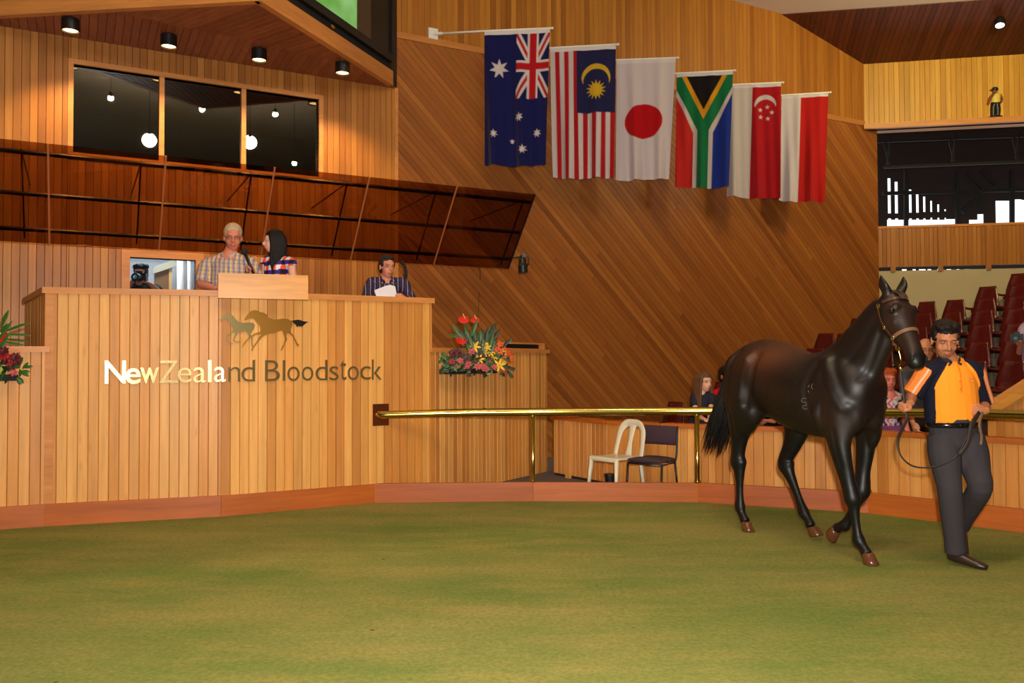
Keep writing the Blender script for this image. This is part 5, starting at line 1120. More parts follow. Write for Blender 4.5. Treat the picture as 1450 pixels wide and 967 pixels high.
def fl_za(u, v):
    c = np.empty(u.shape + (3,)); d = u - .497; a = abs(d); c[d < 0] = S_(196, 40, 34); c[d >= 0] = S_(28, 50, 140)
    w_ = np.where(v < .505, .5 - (v - .17) / .335 * .32, .18); c[(a < w_) | (v < .17)] = S_(204, 190, 186)
    g_ = np.where(v < .483, .5 - (v - .11) / .373 * .395, .105); c[(a < g_) | (v < .11)] = S_(22, 112, 66)
    c[a < .40 * (1 - v / .385)] = S_(216, 148, 24); c[a < .315 * (1 - v / .30)] = S_(26, 20, 22); return c
def fl_sg(u, v):
    c = np.empty(u.shape + (3,)); c[:] = S_(176, 22, 32); c[u < .43] = S_(204, 192, 188); x = u; y = v * 2.28
    o_ = np.hypot(x - .69, y - .37) < .215; i_ = np.hypot(x - .695, y - .455) < .205; c[o_ & ~i_ & (y < .40)] = W_
    for k in range(5): a = -math.pi / 2 + k * 2 * math.pi / 5 + .25; c[star(x, y, .70 + .125 * math.cos(a), .53 + .125 * math.sin(a), .05, 5)] = W_
    return c
def fl_id(u, v):
    c = np.empty(u.shape + (3,)); c[:] = S_(186, 28, 26); c[u < .415] = S_(212, 202, 206); return c
FLAGM = mat('flag_cloth', attr=True, rough=.8, spec=.1, sheen=.1)
nt = FLAGM.node_tree; b = nt.nodes['Principled BSDF']
b.inputs['Transmission Weight'].default_value = 0
data = [((686, 44), (779, 40), 11.08, (233, 234), fl_au, 'dark blue flag with a large star and small stars, leftmost', (612, 49)),
        ((779, 68), (872, 63), 11.66, (252, 251), fl_my, 'red and white striped flag with a yellow crescent on blue', None),
        ((873, 85), (957, 82), 12.16, (255, 252), fl_jp, 'white flag with a red disc', None),
        ((958, 104), (1038, 100), 12.74, (265, 265), fl_za, 'green, black, red and blue flag with a yellow-edged triangle', None),
        ((1036, 120), (1106, 117), 13.25, (278, 281), fl_sg, 'red and white flag with a white crescent and five stars', None),
        ((1107, 135), (1173, 131), 13.80, (284, 285), fl_id, 'plain white and red flag, rightmost', None)]
bott = [(685, 773), (783, 869), (872, 947), (956, 1032), (1029, 1105), (1103, 1168)]
pdir = V((.97, -.25, 0)).normalized()
for i, (tl, tr_, Y_, (yb0, yb1), fn, lab, mount) in enumerate(data):
    PC = pxy((tl[0] + tr_[0]) / 2, (tl[1] + tr_[1]) / 2, Y_); nn = V((-pdir.y, pdir.x, 0)); nn = -nn if nn.y > 0 else nn
    TL, TR_ = px(*tl, PC, nn), px(*tr_, PC, nn); bl = px(bott[i][0], yb0, PC, nn); br = px(bott[i][1], yb1, PC, nn)
    root = thing('national_flag', lab + ', hanging from its pole', 'flag', (PC.x, PC.y, PC.z - 1.8), 0, 'flags on the diagonal wall')
    nu, nv = 100, 200; uu, vv = np.meshgrid(np.linspace(0, 1, nu), np.linspace(0, 1, nv)); ph_ = i * 1.7
    A = [np.array(q) for q in (TL, TR_, bl, br)]
    pos = (A[0] * ((1 - uu) * (1 - vv))[..., None] + A[1] * (uu * (1 - vv))[..., None] + A[2] * ((1 - uu) * vv)[..., None] + A[3] * (uu * vv)[..., None])
    amp = .006 + .038 * vv; wv = amp * (np.sin(uu * 15 + vv * (1.6 if i % 2 else -1.4) + ph_) + .6 * np.sin(uu * 27 - vv * 3 + ph_ * 2)) ; pos += wv[..., None] * np.array(nn)
    pos[..., 2] += -.014 * np.sin(uu * math.pi) * vv + .008 * np.sin(uu * 9 + ph_) * vv
    # small supersampling softens the printed edges
    col = np.zeros(uu.shape + (3,)); jit = [(-.3, -.3), (.3, -.3), (-.3, .3), (.3, .3)]
    for jx, jy in jit: col += .86 * fn(np.clip(uu + jx / nu, 0, .9999), np.clip((vv + jy / nv - .035) / .965, 0, .9999)) / 4
    col[vv < .035] = S_(206, 198, 200)
    idx = np.arange(nu * nv).reshape(nv, nu); fs = np.stack([idx[:-1, :-1], idx[:-1, 1:], idx[1:, 1:], idx[1:, :-1]], -1).reshape(-1, 4)
    me = bpy.data.meshes.new('flag_cloth'); me.from_pydata([tuple(p) for p in pos.reshape(-1, 3)], [], fs.tolist()); me.shade_smooth(); paint(me, col.reshape(-1, 3))
    skin_obj('flag_cloth', me, FLAGM, root)
    if mount: st_ = px(612, 49, WO, WN)
    else:
        k_ = ((WO - TL).dot(WN)) / (-pdir).dot(WN); st_ = TL - pdir * k_
    st_.z = TL.z - (TR_.z - TL.z) / (TR_ - TL).length * (TL - st_).length if not mount else st_.z
    en = TR_ + (TR_ - TL).normalized() * .03
    obj('pole', M().tube([st_ + WN * .03, TL, en], .014, 10), WHITEP, root, smooth=True); obj('pole_tip', M().ell(en, .02), WHITEP, root, smooth=True)
    obj('wall_bracket', M().fbox(V((st_.x, st_.y, st_.z)), WU, Z, WN, -.07, .07, -.075, .075, .022, .045).tube([st_ + WN * .03, st_ + (TL - st_).normalized() * .14 + WN * .03], .022, 10), WHITEP, root)

# ================================================================== SMOKED CANOPY
TI, TOo = 1.0, 1.73
T0 = WO + WN * TOo; B0 = WO + WN * TI
def cz(x, y, d): P = px(x, y, WO + WN * d, WN); return P
zT = (cz(0, 198, TOo).z + cz(758, 273.6, TOo).z) / 2; zB = (cz(0, 342, TI).z + cz(719, 378.7, TI).z) / 2
def sT(x, y): return (cz(x, y, TOo) - WO).dot(WU)
s_end = (sT(758, 274) + (cz(719, 379, TI) - WO).dot(WU)) / 2
xs = [-150, 68, 235, 389, 523, 647]; ys = [185, 204, 219, 236, 249, 262]
ss = [sT(a, c) for a, c in zip(xs, ys)] + [s_end]
gm = bpy.data.materials.new('amber_smoked_acrylic'); gm.use_nodes = True; nt = gm.node_tree; nt.nodes.clear(); N = nt.nodes.new; L = nt.links.new
out = N('ShaderNodeOutputMaterial'); mx = N('ShaderNodeMixShader'); tr = N('ShaderNodeBsdfTransparent'); tr.inputs[0].default_value = (.58, .42, .28, 1)
gl = N('ShaderNodeBsdfGlossy'); gl.inputs['Roughness'].default_value = .03; gl.inputs[0].default_value = (.8, .75, .7, 1); fz_ = N('ShaderNodeFresnel'); fz_.inputs[0].default_value = 1.45
L(fz_.outputs[0], mx.inputs[0]); L(tr.outputs[0], mx.inputs[1]); L(gl.outputs[0], mx.inputs[2]); L(mx.outputs[0], out.inputs[0])
CAN = thing('smoked_canopy', 'long tilted canopy of smoked amber panels on dark bars over the rostrum', 'canopy', WO + WU * (-3) + WN * 1.3 + Z * zB)
vdir = (Z * (zT - zB) + WN * (TOo - TI)).normalized(); vl = math.hypot(zT - zB, TOo - TI); CO = WO + WN * TI + Z * zB; cn_ = WU.cross(vdir); cn_ = -cn_ if cn_.y > 0 else cn_
KF = (CO, WU, vdir, cn_)
EDGE = mat('acrylic_edge', srgb(170, 100, 60), .3)
for i in range(len(ss) - 1):
    a, c = ss[i], ss[i + 1]
    obj('acrylic_panel', M().fbox(*KF, a + .008, c - .008, 0, vl, .0, .008), gm, CAN)
    obj('panel_joint', M().fbox(*KF, c - .008, c + .008, 0, vl, -.004, .012), EDGE if i < 5 else BLACK, CAN)
for fr_ in (.12, .485, .885):
    obj('support_bar', M().fbox(*KF, ss[0], s_end - .01, vl * fr_ - .016, vl * fr_ + .016, -.04, -.008), STEEL, CAN)
for i in range(1, 7):
    c = ss[i] - (.22 if i < 6 else .1)
    obj('support_rib', M().fbox(*KF, c - .007, c + .007, .02, vl * .885 + .02, -.055, -.035), STEEL, CAN)
    for f_ in (.885,):
        a_ = CO + WU * c + vdir * vl * f_ + cn_ * -.05; q = a_ - WN * ((a_ - WO).dot(WN) - .02); obj('wall_arm', M().bar(a_, V((q.x, q.y, a_.z - .02)), .012), STEEL, CAN)
# stage lamp on the canopy's end
sl = thing('stage_lamp', 'small black stage lamp on a short pole at the right end of the canopy', 'lamp', cz(740, 378, 1.1))
pa_ = CO + WU * (s_end - .1) + vdir * vl * .12 + cn_ * -.03; pb = cz(742, 362, 1.1)
obj('pole', M().tube([pa_, pb], .014, 10), CHROME, sl, smooth=True); 
obj('clamp', M().box(pb - Z * .0, (.05, .05, .06)), BLACK, sl)
hb_ = cz(740, 372, 1.1)
obj('lamp_body', M().lathe([(.0, .07), (.035, .07), (.045, .05), (.05, -.02), (.062, -.04), (.062, -.13), (.055, -.13), (.05, -.11), (0, -.11)], hb_, 20, (-.05, .05, 1)), BLACK, sl)
obj('lamp_lens', M().lathe([(0, -.112), (.054, -.112), (.05, -.125), (0, -.135)], hb_, 18, (-.05, .05, 1)), mat('lamp_glass', srgb(60, 80, 90), .1), sl, smooth=True)
obj('yoke', M().tube([pb, pb + V((.06, 0, -.03)), hb_ + V((.075, 0, -.01)), hb_ + V((.06, 0, -.03))], .007, 8, n=3).ell(hb_ + V((.07, 0, -.02)), .016), BLACK, sl, smooth=True)
a_, b2 = cz(679, 380, .05), cz(678, 440, .05)
o = obj('cable', M().tube([cz(679, 374, .9), cz(680, 392, .05), cz(678, 420, .03), cz(677, 462, .03)], .004, 6, n=3), BLACK, None, smooth=True, label='thin cable dropping down the diagonal wall behind the right flowers', cat='cable')

# ================================================================== LETTERING AND EMBLEM
SG = thing('gold_lettering', 'polished gold lettering on the rostrum reading NewZealand Bloodstock', 'sign', F1[0] + F1[3] * .02 + Z * 1.2)
FACE = .026
def fplace(x): return F1 if x < 313.5 else F2
lets = [('N', 148.7, 178.4, 510.5, 543), ('e', 178, 199.4, 521.5, 543.5), ('w', 198.7, 225.6, 520.5, 542.5), ('Z', 226, 252.5, 510.5, 542), ('e', 252, 271.5, 520.5, 541.5), ('a', 274, 291.5, 520, 541.5), ('l', 294.8, 299.6, 510, 541), ('a', 303.6, 319.6, 519.5, 540.5), ('n', 323, 340, 519.5, 540), ('d', 341.5, 361, 509.5, 540),
        ('B', 375, 396, 510, 539.5), ('l', 400, 403.8, 510, 539), ('o', 406.6, 423.8, 519, 539.5), ('o', 427, 443.2, 519, 539), ('d', 446.5, 463.2, 509.5, 538.5), ('s', 466, 479, 518.5, 538.5), ('t', 481, 490, 510, 538), ('o', 492, 507.5, 518.5, 538), ('c', 509.5, 524.5, 518.5, 537.5), ('k', 526, 540, 509, 537.5)]
for ch, x0, x1, y0, y1 in lets:
    cu_ = bpy.data.curves.new('t', 'FONT'); cu_.body = ch; cu_.extrude = .5; cu_.offset = -.006 if x0 > 225 else .012; cu_.bevel_depth = 0.0; cu_.resolution_u = 6
    ob = bpy.data.objects.new('t', cu_); COL.objects.link(ob); dg = bpy.context.evaluated_depsgraph_get(); me = bpy.data.meshes.new_from_object(ob.evaluated_get(dg)); bpy.data.objects.remove(ob); bpy.data.curves.remove(cu_)
    co = coords(me); lo = co.min(0); hi = co.max(0); F_ = fplace((x0 + x1) / 2); A = px(x0, (y0 + y1) / 2, F_[0] + F_[3] * FACE, F_[3]); B = px(x1, (y0 + y1) / 2, F_[0] + F_[3] * FACE, F_[3]); xm = (x0 + x1) / 2
    zt_, zb_ = px(xm, y0, A, F_[3]).z, px(xm, y1, A, F_[3]).z; n_ = (co - lo) / (hi - lo)
    w3 = np.array(A)[None] * (1 - n_[:, :1]) + np.array(B)[None] * n_[:, :1]; w3[:, 2] = zb_ + (zt_ - zb_) * n_[:, 1]; w3 += np.array(F_[3])[None] * (n_[:, 2:3] * .016 - .004)
    m = M(); m.v = [V(p) for p in w3]; m.f = [list(p.vertices) for p in me.polygons]; obj('letter', m, mat('gold_letters', srgb(214, 188, 124), .15, .85), SG)
EMB = [('running_horse', [(445, 205), (470, 170), (500, 130), (540, 98), (590, 88), (640, 100), (665, 118), (700, 118), (725, 135), (770, 155), (755, 175), (800, 200), (850, 215), (920, 212), (980, 203), (1040, 208), (1075, 228), (1110, 240), (1105, 250), (1100, 300), (1080, 350), (1085, 395), (1115, 430), (1150, 490), (1165, 535), (1195, 560), (1190, 585), (1160, 570), (1140, 520), (1105, 450), (1060, 410), (1030, 400), (1020, 450), (1032, 490), (1000, 545), (985, 590), (955, 640), (940, 640), (955, 600), (985, 545), (1000, 490), (990, 440), (965, 370), (930, 372), (880, 395), (800, 405), (750, 420), (700, 450), (660, 490), (610, 555), (570, 610), (560, 645), (535, 640), (560, 590), (610, 520), (650, 450), (680, 425), (610, 420), (560, 455), (500, 490), (460, 540), (450, 565), (435, 560), (425, 600), (415, 600), (425, 550), (470, 495), (530, 440), (590, 405), (660, 385), (665, 340), (650, 290), (620, 270), (600, 240), (570, 205), (510, 205), (470, 228), (450, 222)], srgb(176, 124, 50)),
       ('running_foal', [(105, 215), (140, 185), (180, 150), (200, 120), (208, 100), (218, 120), (260, 140), (300, 175), (330, 215), (370, 250), (430, 262), (500, 255), (560, 262), (590, 290), (580, 340), (550, 380), (530, 420), (545, 440), (560, 480), (555, 530), (570, 600), (550, 590), (540, 530), (540, 470), (500, 420), (460, 370), (420, 385), (360, 390), (345, 430), (320, 460), (305, 495), (330, 515), (380, 512), (405, 500), (385, 522), (320, 525), (290, 500), (300, 455), (320, 420), (300, 385), (260, 410), (215, 440), (210, 480), (240, 520), (290, 550), (270, 552), (220, 520), (195, 470), (205, 430), (260, 390), (290, 360), (270, 300), (235, 240), (210, 205), (170, 208), (130, 235), (108, 232)], srgb(150, 130, 84)),
       ('tail', [(1080, 236), (1130, 225), (1190, 218), (1260, 240), (1325, 248), (1290, 265), (1245, 305), (1230, 325), (1222, 300), (1200, 322), (1190, 300), (1165, 322), (1150, 290), (1125, 270), (1100, 245)], srgb(54, 44, 38))]
ER = thing('horse_emblem', 'gold cut-out emblem of a galloping horse and foal above the lettering', 'emblem', F2[0] + F2[3] * .02 + F2[1] * .3 + Z * 1.6)
for nm, poly, cc in EMB:
    m = M(); n_ = len(poly); vs = []
    for d_ in (FACE - .004, FACE + .008 + (.004 if nm == 'running_foal' else 0)):
        for x, y in poly: X_, Y_ = 300 + x / 9.667, 430 + y / 9.667; vs.append(px(X_, Y_, F2[0] + F2[3] * d_, F2[3]))
    m.add(vs, [tuple(range(n_))[::-1], tuple(range(n_, 2 * n_))] + [(i, (i + 1) % n_, n_ + (i + 1) % n_, n_ + i) for i in range(n_)])
    obj(nm, m, mat('emblem_' + nm, cc, .3, .75), ER)

# ================================================================== FLOWERS
fr_ = random.Random(5)
LEAF = mat('leaf_green', srgb(54, 92, 34), .45); LEAFD = mat('leaf_dark', srgb(26, 44, 22), .5)
RED = mat('anthurium_red', srgb(216, 34, 22), .25); YEL = mat('lily_yellow', srgb(236, 186, 28), .5); ORG = mat('lily_orange', srgb(226, 88, 24), .5); PNK = mat('alstroemeria_pink', srgb(190, 78, 80), .5); MAR = mat('maroon_bloom', srgb(84, 12, 22), .5); SPD = mat('spadix', srgb(240, 190, 120), .5); LIME = mat('lime_leaf', srgb(150, 170, 60), .5)
def petal(m, c, d, n_, L_, w_, curve=.25):
    d = d.normalized(); s_ = d.cross(n_).normalized(); n_ = s_.cross(d); vs = []; fs = []
    for i, (t, ww) in enumerate(((0, .25), (.3, .85), (.65, 1), (.9, .5), (1, .05))):
        p = c + d * (L_ * t) + n_ * (-curve * L_ * t * t); vs += [p - s_ * w_ * ww / 2, p + n_ * .12 * w_, p + s_ * w_ * ww / 2]
        if i: b0 = 3 * (i - 1); fs += [(b0, b0 + 1, b0 + 4, b0 + 3), (b0 + 1, b0 + 2, b0 + 5, b0 + 4)]
    return m.add(vs, fs)
def bloom(root, name, c, nrm, R_, k, mt, w_=.5, curve=.3, layers=1, centre=None):
    nrm = nrm.normalized(); a1 = nrm.orthogonal().normalized(); a2 = nrm.cross(a1); m = M(); ph_ = fr_.random() * 6
    for l in range(layers):
        for i in range(k): a = ph_ + l * .5 + 6.283 * i / k; d = a1 * math.cos(a) + a2 * math.sin(a) + nrm * (.35 + .4 * l); petal(m, c, d, nrm, R_ * (1 - .25 * l), R_ * w_, curve)
    o = obj(name, m, mt, root, smooth=True, fix=False)
    if centre: obj('stamen', M().ell(c + nrm * R_ * .25, R_ * .15), centre, o)
    return o
def leaf(root, c, d, L_, w_, mt, name='leaf'): obj(name, petal(M(), c, d, V((d.y * .3, -1, .4)).normalized(), L_, w_, .18), mt, root, smooth=True, fix=False)
def anth(root, c, R_):
    m = M(); n_ = V((-.1, -.8, .5)).normalized(); a1 = V((1, 0, .1)).normalized(); a2 = n_.cross(a1); k = 14; vs = [c]
    for i in range(k): a = 6.283 * i / k; r_ = R_ * (1.0 - .28 * math.cos(a) - (.35 if i == 0 else 0)); vs.append(c + (a1 * math.cos(a) * r_ + a2 * math.sin(a) * r_ * .8) + n_ * (.1 * R_ * math.cos(2 * a)))
    o = obj('anthurium_bloom', m.add(vs, [(0, i + 1, (i + 1) % k + 1) for i in range(k)]), RED, root, smooth=True, fix=False)
    obj('spadix', M().tube([c + n_ * .004, c + n_ * .02 + V((-.02, 0, .04)) * (R_ / .05)], [.006, .004], 8), SPD, o, smooth=True)
def stem(root, a, b_, r_=.004): obj('stem', M().tube([a, a.lerp(b_, .5) + V((0, 0, .02)), b_], r_, 6, n=3), LEAF, root, smooth=True)
def arrangement(label, org, spec, xs, FR_):
    root = thing('flower_arrangement', label, 'flowers', org)
    q = lambda x, y, d=0: px(x, y, FR_[0] + FR_[3] * (.17 - d), FR_[3])
    a, c = q(xs[0], spec['tray']), q(xs[1], spec['tray']); Lt = (c - a).length; obj('tray', M().fbox(a, FR_[1], Z, FR_[3], Lt * .1, Lt * .9, -.02, .03, -.14, .0), BLACKM, root)
    base_ = (a + c) / 2
    for kind, x, y, *r_ in spec['f']:
        P = q(x, y, fr_.uniform(-.10, .04)); R_ = r_[0] if r_ else .05; nn = V(((x - (xs[0] + xs[1]) / 2) * .006, -1, fr_.uniform(.1, .5)))
        if kind == 'A': P = q(x, y, 0); anth(root, P, R_); stem(root, base_ + V((fr_.uniform(-.03, .03), 0, .02)), P)
        elif kind == 'Y': bloom(root, 'lily_bloom', P, nn, R_, 6, YEL, .38, .35, 1, SPD)
        elif kind == 'O': bloom(root, 'lily_bloom', P, nn, R_, 6, ORG, .40, .4, 1, MAR)
        elif kind == 'P': bloom(root, 'alstroemeria_bloom', P, nn, R_, 6, PNK, .5, .2, 2)
        elif kind == 'M': bloom(root, 'dark_bloom', P, nn, R_, 7, MAR, .6, .2, 3)
        elif kind == 'R': bloom(root, 'red_bloom', P, nn, R_, 7, mat('red_bloom', srgb(170, 20, 24), .5), .6, .2, 3)
        elif kind == 'G': leaf(root, P, V((-.3, -.4, -.6)), R_ * 2, R_ * 1.4, LIME)
    for x, y, dx, dy, L_, w_, dk in spec['l']:
        P = q(x, y, fr_.uniform(-.05, .05)); d = V((dx, fr_.uniform(-.2, .1), dy)); leaf(root, P, d, L_, w_, LEAFD if dk else LEAF)
    return root
P0 = px(676, 520, F3[0] + F3[3] * .16, F3[3])
FY = P0.y
lv = []
for i in range(120): x = fr_.uniform(632, 722); y = fr_.uniform(503, 526); lv.append((x, y, fr_.uniform(-1, 1), fr_.uniform(-.6, .5), fr_.uniform(.06, .11), .035, fr_.random() < .6))
for i in range(60): x = fr_.gauss(678, 13); y = fr_.uniform(474, 502); lv.append((x, y + 6, (x - 680) * .03, 1, fr_.uniform(.10, .2), .04, fr_.random() < .7))
lv += [(664, 478, -.35, 1, .2, .035, 0), (655, 480, -.6, .9, .2, .035, 0), (650, 478, -.9, .3, .12, .03, 0), (668, 476, .3, 1, .2, .04, 0), (690, 480, .5, 1, .22, .05, 1), (694, 486, .65, 1, .2, .045, 1), (672, 492, 0, 1, .2, .04, 0), (632, 510, -.5, 1, .06, .03, 0), (630, 520, -.8, -.3, .06, .03, 0), (703, 498, .4, 1, .12, .03, 0)]
for i in range(30): lv.append((fr_.uniform(626, 640), fr_.uniform(508, 526), fr_.uniform(-1, .3), fr_.uniform(-.6, .8), .06, .025, 0))
arrangement('tropical flower arrangement with red anthuriums and yellow lilies on the right wing of the rostrum', V((P0.x, P0.y, WINGZ - .25)), dict(tray=527, f=[('A', 659, 452, .06), ('A', 675, 453, .05), ('A', 656, 481, .065), ('A', 701, 475, .05), ('A', 698, 484, .045),
    ('Y', 672, 491, .07), ('Y', 683, 489, .07), ('Y', 694, 500, .055), ('Y', 679, 509, .06), ('Y', 707, 517, .08), ('Y', 715, 512, .06), ('Y', 690, 492, .05), ('O', 709, 492, .085), ('O', 714, 496, .07), ('O', 720, 507, .07), ('O', 704, 490, .06), ('Y', 712, 498, .06), ('O', 719, 500, .05),
    ('P', 668, 498, .045), ('P', 659, 518, .045), ('P', 663, 516, .045), ('P', 662, 525, .04), ('P', 676, 519, .045), ('P', 688, 522, .05), ('P', 683, 519, .045), ('P', 644, 517, .04), ('M', 642, 500, .05), ('M', 650, 500, .05), ('M', 655, 503, .04), ('M', 647, 497, .04), ('M', 690, 508, .05), ('M', 683, 505, .04), ('P', 692, 513, .04), ('P', 712, 524, .035), ('P', 675, 524, .035), ('G', 696, 518, .06), ('O', 720, 512, .045), ('Y', 700, 505, .05), ('P', 700, 520, .04), ('M', 698, 512, .045), ('P', 652, 511, .04), ('M', 661, 507, .04), ('O', 708, 505, .05), ('M', 672, 512, .04), ('R', 640, 512, .035), ('Y', 686, 500, .05)], l=lv), (628, 712), F3)
P0 = px(8, 520, F0[0] + F0[3] * .16, F0[3])
lv = [(2, 464, .25, 1, .16, .04, 0), (6, 470, .9, .4, .22, .03, 0), (8, 474, 1, .05, .2, .022, 0), (6, 480, 1, -.05, .2, .02, 0), (4, 484, 1, -.1, .18, .02, 0), (34, 520, 1, .2, .07, .03, 0), (32, 522, .7, .9, .07, .03, 0), (33, 526, .8, -.7, .06, .025, 0), (30, 528, .9, -.2, .06, .025, 0), (28, 518, .3, 1, .08, .03, 0)]
for i in range(60): lv.append((fr_.uniform(-50, 33), fr_.uniform(514, 536), fr_.uniform(-1, 1), fr_.uniform(-.6, .5), fr_.uniform(.05, .09), .03, fr_.random() < .4))
for i in range(26): x = fr_.uniform(-45, 0); lv.append((x, fr_.uniform(470, 500), (x + 25) * .02, 1, fr_.uniform(.1, .2), .035, fr_.random() < .6))
arrangement('flower arrangement with red anthuriums cut off by the left edge of the picture', V((P0.x, P0.y, WINGZ - .25)), dict(tray=536, f=[('A', 3, 476, .065), ('A', -22, 455, .06), ('A', -40, 470, .06), ('M', 6, 497, .045), ('M', 22, 506, .045), ('M', 23, 514, .045), ('R', 13, 507, .045), ('R', 3, 503, .05), ('R', -8, 506, .05), ('M', 18, 518, .04), ('R', 4, 497, .035), ('M', 26, 508, .03),
    ('P', 20, 528, .035), ('G', 2, 520, .05), ('R', 14, 513, .03), ('Y', -20, 500, .07), ('O', -32, 510, .08), ('M', 8, 512, .035), ('Y', -40, 520, .07)], l=lv), (-46, 30), F0)

# ================================================================== CHAIRS BEHIND THE RAIL
def chair_frame(P, yaw): return Matrix.Translation(P) @ Matrix.Rotation(yaw, 4, 'Z')
CW = pxz(884, 697, 0); CW = V((1.12, 8.86, 0))
wc = thing('plastic_chair', 'white plastic chair with an open back behind the kick board', 'chair', CW, math.radians(-52))
T = ROOT[wc]; w3 = lambda x, y, z: T @ V((x, y, z)); PLW = mat('white_plastic', srgb(228, 218, 192), .35)
# local: x right, y back
m = M(); m.tube([w3(-.19, -.2, .40), w3(.19, -.2, .40), w3(.19, .17, .39), w3(-.19, .17, .39)], .012, 8, closed=True)
m.add([w3(x, y, z) for z in (.385, .405) for x, y in ((-.19, -.2), (.19, -.2), (.18, .17), (-.18, .17))], [(0, 1, 2, 3), (4, 5, 6, 7), (0, 1, 5, 4), (1, 2, 6, 5), (2, 3, 7, 6), (3, 0, 4, 7)]); m.tube([w3(-.2, -.21, .385), w3(.2, -.21, .385)], [(.012, .022)] * 2, 8); obj('seat', m, PLW, wc, smooth=False)
m = M(); bp_ = [w3(-.19, .16, .39), w3(-.185, .19, .52), w3(-.165, .225, .66), w3(-.10, .245, .735), w3(0, .25, .745), w3(.10, .245, .735), w3(.165, .225, .66), w3(.185, .19, .52), w3(.19, .16, .39)]
m.tube(bp_, [(.032, .012)] * 2 + [(.04, .012), (.045, .012), (.045, .012), (.045, .012), (.04, .012)] + [(.032, .012)] * 2, 8, T.to_3x3() @ V((0, 1, .2)), 4)
m.tube([w3(0, .165, .40), w3(0, .20, .55), w3(0, .245, .72)], [(.05, .009), (.032, .009), (.05, .009)], 8, T.to_3x3() @ V((0, 1, .2)), 4); obj('backrest', m, PLW, wc, smooth=True)
for x, y in ((-.185, -.195), (.185, -.195), (-.18, .165), (.18, .165)): obj('leg', M().tube([w3(x, y, .395), w3(x * 1.08, y * 1.1, .2), w3(x * 1.14, y * 1.2, .0)], [(.032, .022), (.026, .018), (.02, .016)], 8), PLW, wc, smooth=True)
oc = thing('office_chair', 'padded dark purple stacking chair beside the white plastic chair', 'chair', V((1.47, 8.72, 0)), math.radians(-36))
T = ROOT[oc]; o3 = lambda x, y, z: T @ V((x, y, z)); UPH = mat('purple_upholstery', srgb(64, 42, 54), .85, bump=.3, bscale=200)
m = M(); m.tube([o3(0, -.19, .385), o3(0, -.17, .39), o3(0, .14, .385), o3(0, .16, .38)], [(.19, .018), (.21, .028), (.205, .028), (.19, .018)], 20, T.to_3x3() @ V((0, 0, 1))); obj('seat', m, UPH, oc, smooth=True)
obj('backrest', M().tube([o3(-.195, .185, .63), o3(-.18, .185, .63), o3(.18, .185, .63), o3(.195, .185, .63)], [(.012, .085), (.024, .1), (.024, .1), (.012, .085)], 16, T.to_3x3() @ V((0, 0, 1))), UPH, oc, smooth=True)
for sg in (-1, 1):
    obj('back_post', M().tube([o3(.195 * sg, .14, .36), o3(.2 * sg, .17, .45), o3(.2 * sg, .195, .73)], .011, 8, n=3), BLACK, oc, smooth=True)
    obj('leg', M().tube([o3(.195 * sg, -.17, .36), o3(.2 * sg, -.2, .0)], .011, 8), BLACK, oc, smooth=True); obj('leg', M().tube([o3(.195 * sg, .14, .36), o3(.2 * sg, .2, .0)], .011, 8), BLACK, oc, smooth=True)
obj('seat_frame', M().tube([o3(-.195, -.17, .355), o3(.195, -.17, .355), o3(.195, .14, .355), o3(-.195, .14, .355)], .011, 8, closed=True), BLACK, oc, smooth=True)
P = V((1.05, 8.92, 0)); bn = thing('waste_cup', 'small black bin on the floor under the white plastic chair', 'bin', P)
obj('cup', M().lathe([(.045, 0), (.06, .20), (.052, .20), (.04, .02), (0, .02)], P, 18), BLACK, bn); obj('rim', M().lathe([(.058, .19), (.066, .19), (.066, .21), (.058, .21)], P, 18), BLACK, bn)

